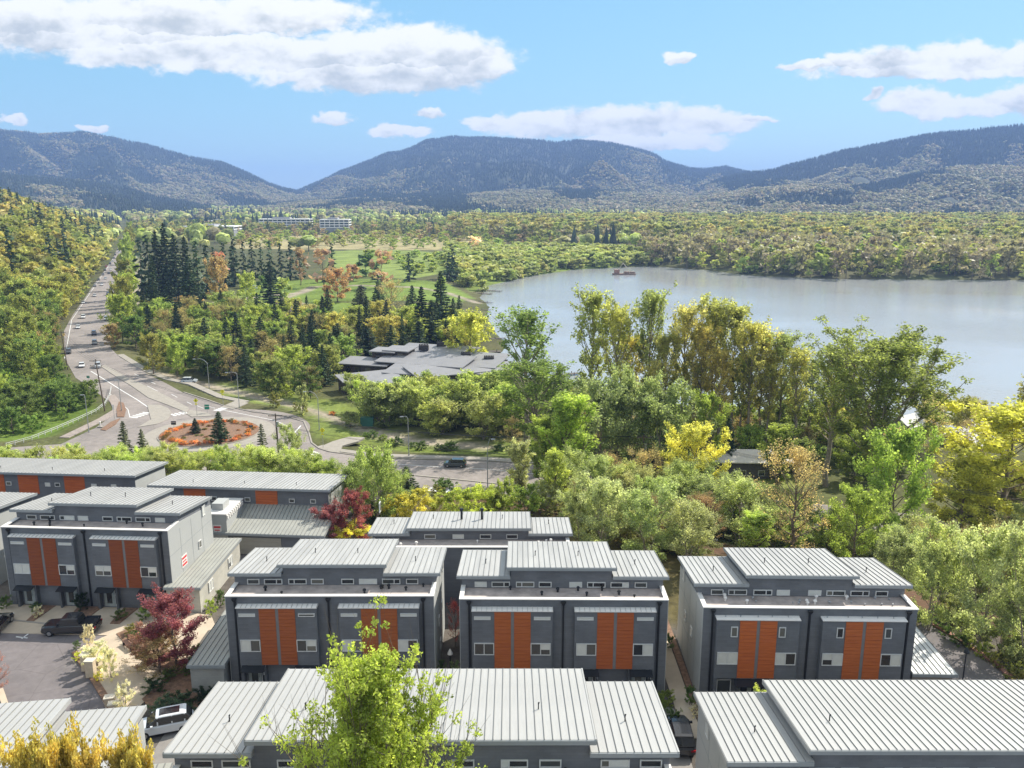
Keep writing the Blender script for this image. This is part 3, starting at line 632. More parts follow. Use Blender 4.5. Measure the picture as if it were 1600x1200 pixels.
            if facade == 'slim':
                for cx in (b0+1.15, b0+5.85):
                    MB().hexa([(cx-1.0,-.75,2.3),(cx+1.0,-.75,2.3),(cx+1.0,.0,2.5),(cx-1.0,.0,2.5)], [(cx-1.0,-.75,2.36),(cx+1.0,-.75,2.36),(cx+1.0,.0,2.58),(cx-1.0,.0,2.58)]).build('canopy', BLACKM, root)
                    door(root, cx-.1, .54)
                    MB().box(cx+.85, cx+.95, -.1, .0, 1.7, 1.95).build('wall_lamp', GALV, root)
            else:
                MB().hexa([(b0+1.7,-.9,2.3),(b0+5.3,-.9,2.3),(b0+5.3,.0,2.45),(b0+1.7,.0,2.45)], [(b0+1.7,-.9,2.36),(b0+5.3,-.9,2.36),(b0+5.3,.0,2.55),(b0+1.7,.0,2.55)]).build('canopy', BLACKM, root)
                door(root, b0+2.75, .54); door(root, b0+4.1, .54)
                add_window(root, b0+1.0, .50, .5, 1.25, 1.7, None, 0, 0, rnd=rnd); add_window(root, b0+6.1, .50, 1.1, 1.25, .9, None, 0, .3, rnd=rnd)
            MB().box(b0-.02, b1+.02, -.012, .549, 8.06, 8.12).build('bay_cap', FASCIA, root)
        for xx in (mods[0]-.27, mods[0]+7.95, mods[1]+7.35): downpipe(root, xx, .545, Hp)
    if ground:
        pass
    return root
def annex(label, x0, x1, y0, y1, z0, h, rz=0, mat=None, group=None, win=True, rmat=None):
    r = empty('garage_annex', (x0, y0, z0), rz, label, 'annex', group); W = x1-x0; D = y1-y0
    MB().box(.12, W-.25, .25, D-.25, 0, h-.26).build('wall', mat or CREAM, r)
    metal_roof(r, 0, W, 0, D, h, h+.02, False, rmat or ROOF2, .45)
    if win:
        for yy in (D*.25, D*.72): add_window(r, W-.20, yy, h*.36, 1.3, 1.2, .5, PI/2, .6)
    return r
def th_local(org, rz, x, y): c, s = math.cos(rz), math.sin(rz); return (org[0]+x*c-y*s, org[1]+x*s+y*c)
R_ = math.radians
townhouse('grey townhouse block at the left edge, seen at an angle above the dark pickup', (-54.3, 82.4), 18, R_(-3.4), seed=1, wood=(.62,.55,.6,1))
townhouse('grey townhouse block behind the tall yellow green tree', (-25.15, 66.6), 18, R_(.2), W=18.25, seed=2, wood=(.88,.85,.85,1))
townhouse('grey townhouse block in the centre, its facade fully visible between two alleys', (-4.55, 66.1), 18, R_(-.6), seed=3, wood=(1.0,.98,.9,1))
townhouse('grey townhouse block on the right with square upper windows and wider black canopies', (16.35, 64.6), 18, R_(-1.2), seed=4, facade='square', wood=(1.25,1.2,1.1,1), light_sides=(True,False), ventmat=WHITE, tvents=14,
          clere=[(1.7,1.1,None),(3.5,1.65,.32),(5.7,1.65,.68),(7.5,1.15,None),(10.25,1.15,None),(12.1,1.65,.33),(14.2,1.65,.66),(16.1,1.1,None)])
eb = townhouse('grey townhouse block behind the centre pair, with two black flues on its roof', (-15.3, 82.35), 18, R_(0), W=21.5, c0=3.8, c1=17.4, seed=5, Hp=6.7, lift=(.6, 1.22), front=False, D=9.5, roofd=6.2, ventmat=WHITE, rdrop=.10,
          clere=[(6.3,1.25,None),(9.4,1.25,None),(12.4,1.25,None),(15.3,1.25,None)])
for xx in (9.6, 11.9): MB().tube([(xx,6.2,7.2),(xx,6.2,8.7)], [.13,.13], 8).tube([(xx,6.2,8.7),(xx,6.2,8.9)], [.24,.2], 8).build('flue', BLACKM, eb)
townhouse('front townhouse block with the widest metal roof, behind the tall yellow green tree', (-19.75, 39.55), 19.6, R_(.1), W=29.0, c0=4.35, c1=24.6, seed=6, pieces=True, mods=(1.07, 20.5), roofd=9.1, D=12.2, rdrop=.13,
          clere=[(1.6,1.3,None),(3.6,1.7,.68),(7.0,2.0,.5),(10.0,1.3,None),(13.6,1.3,None),(16.9,1.3,None),(19.9,1.6,.3),(22.0,1.3,None),(25.8,1.7,.3),(27.9,1.3,None)])
townhouse('front townhouse block with striped metal roof in the bottom right corner', (13.9, 42.9), 16.5, R_(0), W=29.0, c0=4.7, c1=25.0, seed=7, pieces=True, mods=(1.07, 20.5), roofd=9.4, D=12.2, rdrop=.13)
townhouse('front townhouse block with tilted pale roofs in the bottom left corner', (-41.4, 36.6), 18.7, R_(8), W=18.0, c0=4.2, c1=13.6, seed=8, pieces=True)
fl = bpy.context.scene.objects
annex('low garage annex against the right end of the leftmost townhouse block', -36.7, -32.8, 80.9, 93.9, 18, 3.05, R_(-1.0))
annex('low annex with shaded seamed roof left of the second townhouse block', -28.55, -25.25, 66.0, 79.5, 18, 3.0, 0, masonry('pale_block', (.36,.36,.34), var=.04, mort=.9, bw=.5, rh=.18), win=False)
annex('low annex with bright white roof at the right end of the right townhouse block', 34.6, 38.4, 64.7, 75.5, 18, 3.0, R_(-2), masonry('taupe_block', (.30,.26,.22), var=.05, mort=.9, bw=.5, rh=.18), win=False, rmat=simple('white_roof', (.6,.6,.58), .5, var=.05))
annex('white low wing with flat parapet beside the bottom left townhouse block', -24.3, -21.9, 41.5, 49.3, 18, 5.6, R_(8), PANEL_W)
# red and white notice boards on the pale end walls
def wall_board(label, x, y, z, rz, w, h):
    r = empty('notice_board', (x, y, z), rz, label, 'sign')
    MB().box(-w/2, w/2, -.04, .0, 0, h).build('board', WHITE, r)
    MB().box(-w*.42, w*.42, -.055, -.041, h*.70, h*.88).build('stripe', RED, r); MB().box(-w*.42, w*.42, -.055, -.041, h*.12, h*.30).build('stripe', RED, r)
    MB().box(-w*.35, w*.3, -.055, -.041, h*.44, h*.54).build('stripe', RED, r)
p_ = th_local((-54.3, 82.4), R_(-3.4), 18.1+.055, 3.6)
wall_board('red and white notice board on the pale end wall of the leftmost townhouse block', p_[0], p_[1], 21.6, R_(-3.4)+PI/2, 1.3, 1.3)
# stair tower
r = empty('stair_tower', (-37.4, 96.0, 18), R_(-3), 'narrow white stair tower between the leftmost block and the garages', 'tower')
MB().box(0, 2.4, 0, 5.5, 0, 5.2).build('wall', PANEL_W, r); MB().box(-.08, 2.5, -.08, 5.6, 5.2, 5.35).build('parapet_cap', WHITE, r)
m = MB()
for i in range(9): m.box(2.44, 2.62, i*.6, i*.6+.3, 4.7, 5.15)
tag(m.build('railing', WHITE, r), kind='stuff'); MB().box(.2, 1.6, 1.2, 3.2, 5.35, 6.2).build('stair_head', PANEL_W, r)
wall_board('small red and white notice board on the white stair tower', -36.2, 95.93, 20.6, R_(-3), 1.0, 1.3)
# long two storey blocks at the back
def long_block(label, org, z0, rz, W, panels, wins, garage=True, H=6.7, D=8.2, seed=0):
    rnd = random.Random(seed); r = empty('townhouse_block', (org[0], org[1], z0), rz, label, 'townhouse')
    MB().hexa([(0,0,0),(W,0,0),(W,D,0),(0,D,0)], [(0,0,H-.25),(W,0,H-.25),(W,D,H-1.15),(0,D,H-1.15)]).build('wall', SIDING, r)
    MB().hexa([(W+.002,0.05,0),(W+.05,0.05,0),(W+.05,D,0),(W+.002,D,0)], [(W+.002,.05,H-.9),(W+.05,.05,H-.9),(W+.05,D,H-1.8),(W+.002,D,H-1.8)]).build('side_wall', PANEL_W, r)
    metal_roof(r, -.5, W+.5, -.6, D+.3, H, H-1.0, False, ROOF, .5)
    for x in panels: wood_panel(r, x, x+2.9, 0, 3.5, H-.35, (1.15,1.0,.9,1))
    for x in wins: add_window(r, x, -.03, 4.6, .75, .55, None, 0, .3, rnd=rnd)
    for k in range(3): vent(r, W*(.2+.3*k), 1.5, H-.25, BLACKM, .7, 1)
    if garage:
        lr = metal_roof(r, 3.0, W-.3, -3.4, -.02, 3.1, 4.3, False, ROOF2, .5, 'lower_roof')
        gx = 8.0
        MB().box(gx, W+1.0, -6.2, -.8, 0, 2.9).build('garage_wall', SIDING, r)
        metal_roof(r, gx-.3, W+1.4, -6.6, -3.0, 3.0, 3.6, False, ROOF2, .5, 'garage_roof')
        for (a, b) in ((gx+.6, gx+4.0), (gx+5.0, gx+11.0)): 
            g = MB(); n = 4
            for i in range(n): g.box(a, b, -6.28, -6.2, .1+i*.56, .1+(i+1)*.56-.02)
            g.build('garage_door', simple('garage_door_tan', (.36,.34,.29), .6, var=.04), r)
    return r
long_block('long two storey block with orange panels and garages, left of the red tree', (-46.8, 103.2), 18, R_(-4.5), 23.2, (4.0, 13.6), (2.6, 8.0, 12.5, 18.4, 21.2), True, seed=3)
long_block('long two storey block with orange panels at the far left edge', (-76.0, 109.0), 18, R_(-4.5), 25.0, (3.5, 8.4, 15.0), (7.0, 12.6, 14.0, 19.2, 22), False, seed=4)
k = long_block('pale walled block with shed roof at the left edge of the picture', (-76.5, 88.0), 18, R_(-5), 18.0, (3.0,), (8.0, 14.0), False, H=9.3, D=8.5, seed=5)
# lakeside complex of dark low roofs
def slab_building(label, parts, z0, name='lodge', cat='building', wallm=None, roofm=None, chim=()):
    cx = sum(p[0] for p in parts)/len(parts); cyy = sum(p[1] for p in parts)/len(parts)
    r = empty(name, (cx, cyy, z0), 0, label, cat)
    wallm = wallm or simple('dark_timber_wall', (.07,.055,.045), .8, var=.2); roofm = roofm or simple('slate_roof', (.235,.232,.24), .6, var=.1, scale=.3)
    for (x, y, w, d, h, rz, slope) in parts:
        c, s = math.cos(rz), math.sin(rz)
        def T(a, b): return (x-cx+a*c-b*s, y-cyy+a*s+b*c)
        pts = [T(-w/2+.8,-d/2+.8), T(w/2-.8,-d/2+.8), T(w/2-.8,d/2-.8), T(-w/2+.8,d/2-.8)]
        MB().prism(pts, 0, h-.2).build('wall', wallm, r)
        q = [T(-w/2,-d/2), T(w/2,-d/2), T(w/2,d/2), T(-w/2,d/2)]; hs = [h, h, h+slope, h+slope]
        rf = MB().hexa([(a, b, z-.3) for (a, b), z in zip(q, hs)], [(a, b, z) for (a, b), z in zip(q, hs)]).build('roof', roofm, r)
        n = max(2, int(w/4))
        for i in range(n):
            a = -w/2+1.6+(w-3.2)*(i+.5)/n; p0 = T(a-.9,-d/2+.76); p1 = T(a+.9,-d/2+.76); p2 = T(a+.9,-d/2+.82); p3 = T(a-.9,-d/2+.82)
            MB().prism([p0,p1,p2,p3], .8, h-1.0).build('window', GLASS, r)
    for (x, y, zz) in chim:
        m = MB().box(x-cx-1.6, x-cx+1.6, y-cyy-.8, y-cyy+.8, zz, zz+1.5); k = m.build('chimney', simple('chimney_stone', (.06,.055,.055), .9, var=.2), r)
        for i in range(6): MB().cyl((x-cx-1.3+i*.52, y-cyy), .2, zz+1.5, zz+1.95, 8).build('chimney_pot', simple('chimney_stone', (.06,.055,.055), .9), k)
    return r
def P5(px, py, z): return pix(px, py, z)
prt = []
for (px, py, w, d, h, rz, sl) in [(575,562,17,9,5.2,-.3,.8),(603,543,9,7,8.2,-.3,.3),(625,541,9,8,8.6,-.3,.3),(570,585,16,8,4.0,.5,.8),(600,590,12,9,4.4,.6,.8),(680,548,26,14,6.6,-.35,1.6),(665,560,30,12,6.2,-.35,1.4),
                                  (700,574,24,14,5.4,.45,.9),(725,560,26,16,5.8,-.3,1.6),(755,572,22,16,5.0,-.35,1.2),(640,575,14,10,5.2,-.3,1.0)]:
    x, y = P5(px, py, 6+h); prt.append((x, y, w, d, h, rz, sl))
ch = [(*P5(662,541,14), 7.6), (*P5(690,537,14), 7.8), (*P5(728,553,13), 6.6), (*P5(764,560,12), 5.8)]
slab_building('sprawling lodge of dark low pitched roofs among the trees by the lake', prt, 5.2, chim=ch)
def gable_house(label, x, y, z, w, d, h, rz, wallm, roofm, name='house', cat='house', chim=True, posts=False, rh=2.6):
    r = empty(name, (x, y, z), rz, label, cat)
    MB().box(-w/2, w/2, -d/2, d/2, 0, h).build('wall', wallm, r)
    m = MB(); o = .7; zr = h+rh
    m.hexa([(-w/2-o,-d/2-o,h-.3),(w/2+o,-d/2-o,h-.3),(w/2+o,0,zr-.25),(-w/2-o,0,zr-.25)], [(-w/2-o,-d/2-o,h-.1),(w/2+o,-d/2-o,h-.1),(w/2+o,0,zr),(-w/2-o,0,zr)])
    m.hexa([(-w/2-o,0,zr-.25),(w/2+o,0,zr-.25),(w/2+o,d/2+o,h-.3),(-w/2-o,d/2+o,h-.3)], [(-w/2-o,0,zr),(w/2+o,0,zr),(w/2+o,d/2+o,h-.1),(-w/2-o,d/2+o,h-.1)])
    rf = m.build('roof', roofm, r)
    g = MB()
    for sx in (-w/2, w/2-.1): g.hexa([(sx,-d/2,h),(sx+.1,-d/2,h),(sx+.1,d/2,h),(sx,d/2,h)], [(sx,-.05,zr-.3),(sx+.1,-.05,zr-.3),(sx+.1,.05,zr-.3),(sx,.05,zr-.3)])
    g.build('gable', wallm, r)
    n = max(2, int(w/3.2))
    for i in range(n): add_window(r, -w/2+w*(i+.5)/n, -d/2-.04, .9, 1.3, 1.2, None, 0, .3)
    if chim:
        c = MB().box(w*.2, w*.2+1, d*.1, d*.1+.9, h, zr+1.0).build('chimney', simple('chimney_brick', (.22,.16,.13), .9), r)
        MB().box(-w*.34, -w*.34+.9, d*.1, d*.1+.9, h, zr+.9).build('chimney', simple('chimney_brick', (.22,.16,.13), .9), r)
    return r
HW = simple('house_wall_tan', (.33,.32,.27), .8, var=.08); HR = simple('house_roof_brown', (.27,.22,.18), .85, var=.15)
x, y = pix(420, 500, 5.4); gable_house('tan house with brown gables and two chimneys in the park', x, y, 5.2, 17, 9, 4.5, .15, HW, HR)
x, y = pix(455, 503, 5.4); gable_house('narrow gabled house right of the tan house in the park', x, y, 5.2, 9, 9, 5, -.3, simple('house_wall_sage', (.28,.3,.24), .8), HR)
x, y = pix(1168, 733, 6.0); gable_house('low shed with pale ribbed roof half hidden by trees', x, y, 5.0, 15, 8, 4.0, -.05, simple('shed_wall', (.10,.09,.085), .8), simple('shed_roof', (.62,.57,.52), .7, var=.1), 'shed', 'shed', chim=False, rh=1.3)
x, y = pix(1512, 702, 3.0); gable_house('lakeside house with white roof edge on the right shore', x, y, 2.0, 13, 9, 4.2, .7, simple('boat_wall', (.25,.2,.17), .8), simple('pale_shingle', (.6,.58,.55), .8), 'house', 'house', chim=False)
x, y = pix(1418, 672, 2.0); gable_house('boathouse with pale roof behind the tall shore tree', x, y, .5, 9, 7, 3.2, .6, simple('boat_wall2', (.3,.3,.28), .8), simple('pale_shingle', (.6,.58,.55), .8), 'boathouse', 'boathouse', chim=False)
# office buildings far off in the valley
def office(label, px0, px1, pyb, storeys, depth=22, base=None, wall=None):
    z = 17; x0, y0 = pix(px0, pyb, z); x1, _ = pix(px1, pyb, z); w = x1-x0; fh = 4.0
    r = empty('office_building', (x0, y0, z-2), 0, label, 'office building')
    MB().box(.2, w-.2, .7, depth-.3, -14, 0).build('plinth', simple('office_grey', (.3,.3,.32), .7), r)
    wm = wall or simple('office_white', (.85,.84,.82), .7, var=.04)
    MB().box(0, w, .5, depth, 0, storeys*fh+1).build('window_band', simple('office_glass', (.05,.06,.075), .2), r)
    for s in range(storeys+1): MB().box(-.3, w+.3, 0, depth+.3, s*fh, s*fh+1.5).build('floor_band', wm, r)
    n = max(3, int(w/7)); 
    for i in range(n+1): MB().box(w*i/n-.5, w*i/n+.5, .1, .7, 0, storeys*fh+.5).build('column', wm, r)
    MB().box(w*.25, w*.6, 5, depth-5, storeys*fh+1.5, storeys*fh+4).build('plant_room', simple('office_grey', (.3,.3,.32), .7), r)
    return r
office('long white office block, the larger left one of the pair beyond the meadow', 405, 484, 353, 3)
office('white office block, the right one of the pair beyond the meadow', 500, 545, 354, 3)
office('flat white warehouse with grey roof near the far end of the parkway', 285, 365, 357, 1, 40)
office('low white building with rust coloured roof near the parkway', 322, 362, 348, 1, 30)
office('dark office block on the rise above the white ones', 515, 582, 330, 2, wall=simple('office_dark', (.10,.09,.11), .6))
office('small dark office block right of the meadow trees', 612, 634, 334, 2, wall=simple('office_dark', (.10,.09,.11), .6))
# ------------------------------------------------------------------ roads and paving
def sheet(name, P, z, mat, label=None, kind='structure', th=0.0, parent=None):
    """flat sheet (or a slab with a real edge when th>0)"""
    a = sum(P[i][0]*P[(i+1) % len(P)][1]-P[(i+1) % len(P)][0]*P[i][1] for i in range(len(P)))
    if a < 0: P = P[::-1]
    m = MB()
    if th: m.prism(P, z-.3, z+th)
    else: m.poly([(x, y, z) for x, y in P])
    o = m.build(name, mat, parent)
    if parent is None: tag(o, label, kind=kind)
    return o
road = sheet('road', ROADN, RZ, ASPH, 'grey parkway running from the roundabout into the valley')
sheet('road', ROADE, RZ+.004, ASPH, 'grey road leading right from the roundabout')
def disc(r, n=72, c=RC): return [(c[0]+r*math.cos(2*PI*i/n), c[1]+r*math.sin(2*PI*i/n)) for i in range(n)]
sheet('roundabout_carriageway', disc(23.0), RZ+.008, ASPH, 'ring carriageway of the roundabout')
sheet('roundabout_apron', disc(14.8), RZ, CONC, 'pale concrete apron of the roundabout', th=.07)
sheet('roundabout_island', disc(11.2), RZ, MULCH, 'mulched centre of the roundabout', th=.25)
sheet('island_kerb', disc(11.5), RZ, CONC, 'kerb of the roundabout island', th=.2)
def strip(P, w, z, mat, name='line', parent=None, label=None, th=0.0, side=0.0, kind=None):
    m = MB(); P = [Vector((p[0], p[1], 0)) for p in P]; L = []; R = []
    for i, p in enumerate(P):
        d = (P[min(i+1, len(P)-1)]-P[max(i-1, 0)]).normalized(); n = Vector((-d.y, d.x, 0))
        L.append(p+n*(w/2+side)); R.append(p-n*(w/2-side))
    for i in range(len(P)-1):
        a, b, c, d = R[i], R[i+1], L[i+1], L[i]
        if th: m.hexa([(q.x,q.y,z-.25) for q in (a,b,c,d)], [(q.x,q.y,z+th) for q in (a,b,c,d)])
        else: m.poly([(q.x,q.y,z) for q in (a,b,c,d)])
    o = m.build(name, mat, parent)
    if kind: tag(o, label, kind=kind)
    return o
# splitter islands, median, side walks
sheet('traffic_island', PP([(230,633),(250,633),(263,638),(268,646),(262,656),(245,663),(215,668),(236,656)], RZ), RZ, CONC, 'pale concrete splitter island west of the roundabout', th=.12)
sheet('traffic_island', PP([(291,647),(297,641),(322,645),(333,650),(300,652)], RZ), RZ, CONC, 'small splitter island with a yellow sign', th=.12)
sheet('median', PP([(158,573),(164,570),(195,588),(225,602),(262,620),(296,638),(291,645),(262,633),(232,622),(205,603),(180,588)], RZ), RZ, CONC, 'narrow raised concrete median of the parkway', th=.12)
strip(PP([(650,743),(700,748),(767,755),(850,763),(950,771)], RZ), .5, RZ, CONC, 'median', label='thin kerbed median of the right hand road', th=.13, kind='structure')
strip(PP([(287,613),(325,625),(350,634),(395,644),(440,649),(475,659),(483,677),(487,692),(499,701),(515,706),(560,712),(607,716),(760,720),(835,725),(950,740)], RZ), .35, RZ, CONC, 'kerb', label='kerb on the far side of the roundabout', th=.15, kind='structure')
strip(PP([(500,697),(516,702),(560,708),(607,712),(700,715),(760,717),(835,722)], RZ), 1.9, RZ, CONC, 'sidewalk', label='pale sidewalk along the right hand road', th=.12, kind='structure')
sheet('sidewalk', PP([(497,700),(520,690),(545,683),(570,684),(560,690),(535,697),(530,708),(515,706)], RZ), RZ, CONC, 'fan shaped concrete path meeting the crossing', th=.11)
strip(PP([(188,554),(214,570),(234,581),(262,592),(300,600),(345,620),(385,628)], RZ), 2.2, RZ, CONC, 'sidewalk', label='path beside the parkway', th=.1, kind='structure')
sheet('sidewalk', PP([(345,636),(372,625),(388,630),(365,640)], RZ), RZ, CONC, 'concrete corner at the roundabout crossing', th=.11)
strip(PP([(100,684),(125,672),(160,655),(185,640),(180,628),(172,618)], RZ), 2.4, RZ, simple('worn_walk', (.30,.25,.22), .9, var=.2), 'sidewalk', label='brown path between guardrail and road', th=.1, kind='structure')
sheet('planting_strip', PP([(183,652),(182,640),(186,628),(193,630),(197,640),(194,652)], RZ), RZ, MULCH, 'mulched planting strip by the left kerb', th=.16)
sheet('planting_strip', PP([(157,672),(173,660),(188,654),(180,664),(165,673)], RZ), RZ, MULCH, 'second mulched strip by the left kerb', th=.16)
# markings: children of the road
MZ = RZ+.014
def mark(P, w=.15, z=MZ): return strip(PP(P, RZ), w, z, PAINT, 'lane_line', road)
mark([(142,580),(165,594),(190,610),(215,625),(231,636)], .25); mark([(170,614),(187,628),(200,640),(203,652)], .15)
mark([(101,560),(112,500),(135,466),(166,421),(178,402)], .2)
mark([(350,641),(395,650),(430,657),(452,667),(458,676)], .2); mark([(470,665),(455,682)], .3)
for k in range(46):
    t = k/46; y0 = 575-t*195
    for lx in (.3, .55, .8):
        def px_at(yy, f):
            L = np.interp(-yy, [-p[1] for p in N_LEFT[::-1]][::-1], [p[0] for p in N_LEFT[::-1]][::-1]); R = np.interp(-yy, [-p[1] for p in N_RIGHT[::-1]][::-1], [p[0] for p in N_RIGHT[::-1]][::-1]); return L+(R-L)*f
        if y0 > 520 and lx > .7: continue
        mark([(px_at(y0, lx), y0), (px_at(y0-1.6*(.3+t*0.2), lx), y0-1.6*(.3+t*.2))], .15)
for a in ([(230,603),(246,611)], [(248,613),(262,620)], [(268,616),(277,621)], [(292,628),(300,632)], [(308,634),(318,638)], [(322,634),(336,638)], [(210,584),(218,588)], [(236,597),(243,600)]): mark(a, .15)
def bars(A, B, n, w, L):
    A = Vector((*pix(*A, RZ), 0)); B = Vector((*pix(*B, RZ), 0)); d = (B-A); ln = d.length; d.normalize(); nrm = Vector((-d.y, d.x, 0))
    for i in range(n):
        c = A+d*ln*(i+.5)/n; p = [c-d*w/2-nrm*L/2, c+d*w/2-nrm*L/2, c+d*w/2+nrm*L/2, c-d*w/2+nrm*L/2]
        MB().poly([(q.x,q.y,MZ+.004) for q in p]).build('crossing_bar', PAINT, road)
bars((206,653), (232,644), 5, .6, 2.6); bars((268,649), (293,644), 4, .6, 2.6); bars((338,642), (352,637), 4, .6, 2.4)
bars((655,766), (722,772), 7, .55, 4.2); bars((450,718), (497,706), 6, .6, 2.8)
mark([(606,724),(660,728),(760,733),(840,741),(950,752)], .15); mark([(655,763),(640,780)], .3)
# ------------------------------------------------------------------ town plateau paving
sheet('parking_lot', PP([(-160,962),(0,968),(60,975),(150,985),(185,976),(195,983),(160,998),(128,1012),(112,1022),(142,1062),(168,1110),(215,1170),(215,1230),(-260,1230)], PZ), PZ+.004, ASPH2, 'asphalt parking court at the lower left')
plaza = sheet('plaza', PP([(160,997),(195,983),(225,968),(262,955),(330,962),(345,1000),(300,1030),(262,1050),(238,1085),(215,1108),(205,1120),(170,1114),(142,1062),(112,1022),(128,1012)], PZ), PZ, BEIGE, 'sunlit beige paved court with benches', th=.09)
for (x0, x1) in ((-51.8, -46.2), (-43.8, -38.0)):
    for (a, b) in ((0, 2.1), (3.3, 5.6)):
        P = [th_local((-54.3, 82.4), R_(-3.4), x0+54.3+a, yy) for yy in (.4, -5.4)]+[th_local((-54.3, 82.4), R_(-3.4), x0+54.3+b, yy) for yy in (-5.4, .4)]
P = [th_local((-54.3, 82.4), R_(-3.4), x, y) for x, y in ((-8, .5), (18.0, .5), (18.2, -3.0), (17, -5.2), (-8, -5.6))]
sheet('driveway', P, PZ, BEIGE, 'beige driveway apron in front of the leftmost block', th=.06)
for (a, b) in ((3.6, 5.0), (7.6, 10.2), (12.6, 14.2)):
    P = [th_local((-54.3, 82.4), R_(-3.4), x, y) for x, y in ((a, .4), (b, .4), (b-.3, -3.0), (a+.3, -3.0))]
    sheet('planting_bed', P, PZ+.07, MULCH, 'dark planting bed between the front doors', th=.06)
sheet('planting_bed', PP([(182,992),(205,982),(235,990),(262,1015),(290,1040),(262,1052),(215,1030)], PZ), PZ, MULCH, 'mulched bed under the purple plum trees', th=.16)
sheet('planting_bed', PP([(352,1024),(356,1078),(318,1112),(236,1110),(222,1094),(262,1058),(292,1036),(306,1022)], PZ), PZ, MULCH, 'mulched garden bed below the second block', th=.14)
sheet('planting_bed', PP([(112,1022),(120,1018),(146,1052),(172,1092),(180,1108),(170,1112),(140,1062)], PZ), PZ+.09, MULCH, 'narrow mulched bed with pillars beside the parking court', th=.08)
sheet('alley', [(-28.6,52),(14.0,52),(14.0,64.0),(12,65),(-28.6,65.0)], PZ, simple('alley_paving', (.24,.22,.20), .9, var=.12), 'grey paved lane between the front and middle rows', th=.02)
sheet('walkway', [(14.1,60),(15.6,60),(15.6,84),(14.1,84)], PZ, BEIGE, 'narrow walkway between the centre and right blocks', th=.05)
sheet('planting_bed', [(15.7,58),(16.3,58),(16.3,80),(15.7,80)], PZ, MULCH, 'narrow bed along the right block', th=.07)
sheet('driveway', PP([(-60,792),(250,810),(330,800),(470,808),(600,850),(590,905),(300,890),(0,870)], PZ), PZ, ASPH2, 'asphalt lane behind the leftmost block', th=.015)
sheet('driveway', PP([(1438,968),(1452,975),(1560,1048),(1606,1092),(1640,1150),(1450,1140),(1430,1060)], PZ), PZ, ASPH2, 'patched asphalt lane along the wooded edge on the right', th=.012)
strip(PP([(1440,965),(1500,1000),(1560,1040),(1606,1085)], PZ), .5, PZ, simple('brick_kerb', (.33,.17,.13), .9, var=.2), 'kerb', label='reddish kerb of the right hand lane', th=.14, kind='structure')
strip(PP([(1,968),(60,974),(150,985)], PZ), .25, PZ, CONC, 'kerb', label='kerb of the parking court', th=.1, kind='structure')
lotlines = bpy.data.objects['parking_lot']
for P in ([(57,981),(34,998)], [(25,995),(43,997)]): strip(PP(P, PZ), .14, PZ+.012, PAINT, 'bay_line', lotlines)
strip(PP([(170,1114),(205,1170)], PZ), .3, PZ, BEIGE, 'kerb', label='beige kerb below the pillars', th=.14, kind='structure')
strip(PP([(0,1078),(11,1110),(-30,1180)], PZ), .5, PZ, BEIGE, 'kerb', label='beige kerb at the left edge', th=.14, kind='structure')
# ------------------------------------------------------------------ street furniture
def top_z(x, y, px, py): return CAMZ+uv_of(px, py)[1]*y
def lamp_post(label, bx, by, tx, ty, ax, ay, z=RZ+.1, group='street lamps around the roundabout'):
    x, y = pix(bx, by, z); h = top_z(x, y, tx, ty)-z; hx = top_z(x, y, ax, ay)-z; dx = (ax-tx)/FPX*(y*.99)
    r = empty('street_lamp', (x, y, z), 0, label, 'street lamp', group)
    MB().cyl((0, 0), .16, 0, .5, 8).tube([(0,0,.4),(0,0,h*.55),(0,0,h)], [.11,.09,.075], 8).build('pole', GALV, r)
    MB().tube([(0,0,h-.02),(dx*.25,0,h+(hx-h)*.6+.2),(dx*.6,0,hx+.1),(dx,0,hx)], [.07,.06,.05,.045], 6).build('arm', GALV, r)
    s = 1 if dx > 0 else -1
    MB().hexa([(dx-.1*s,-.16,hx-.08),(dx+.7*s,-.16,hx-.08),(dx+.7*s,.16,hx-.08),(dx-.1*s,.16,hx-.08)], [(dx-.1*s,-.1,hx+.08),(dx+.6*s,-.1,hx+.06),(dx+.6*s,.1,hx+.06),(dx-.1*s,.1,hx+.08)]).build('lamp_head', GALV, r)
lamp_post('street lamp on the far verge left of the yellow signs, its arm to the left', 327,607,325,568,306,561)
lamp_post('street lamp behind the roundabout beside the right yellow sign', 374,637,370,584,355,582)
lamp_post('tall street lamp on the grass right of the roundabout', 499,672,496,622,477,612)
lamp_post('street lamp by the sidewalk in front of the pale green trees', 639,712,638,655,630,651)
lamp_post('tall street lamp nearest the dark car, standing by the crossing', 762,772,761,705,768,686)
lamp_post('street lamp beside the guardrail left of the parkway', 139,675,134,622,131,617)
lamp_post('slim street lamp in the strip left of the splitter island', 190,642,185,597,182,594)
def light_pole(label, x, y, z, h, shade=None):
    r = empty('post_lamp', (x, y, z), 0, label, 'post lamp')
    MB().tube([(0,0,0),(0,0,h)], [.07,.05], 8).build('pole', BLACKM, r)
    MB().tube([(0,0,h),(0,0,h+.1),(0,0,h+.5)], [.26,.24,.05], 10).build('lamp_shade', shade or WHITE, r)
x, y = pix(704, 1062, 18); light_pole('white post lamp in the dark alley between the second and third blocks', x, y, 18, 2.6)
x, y = pix(1502, 1080, 18); light_pole('dark post at the right hand lane', x, y, 18, 3.8, BLACKM)
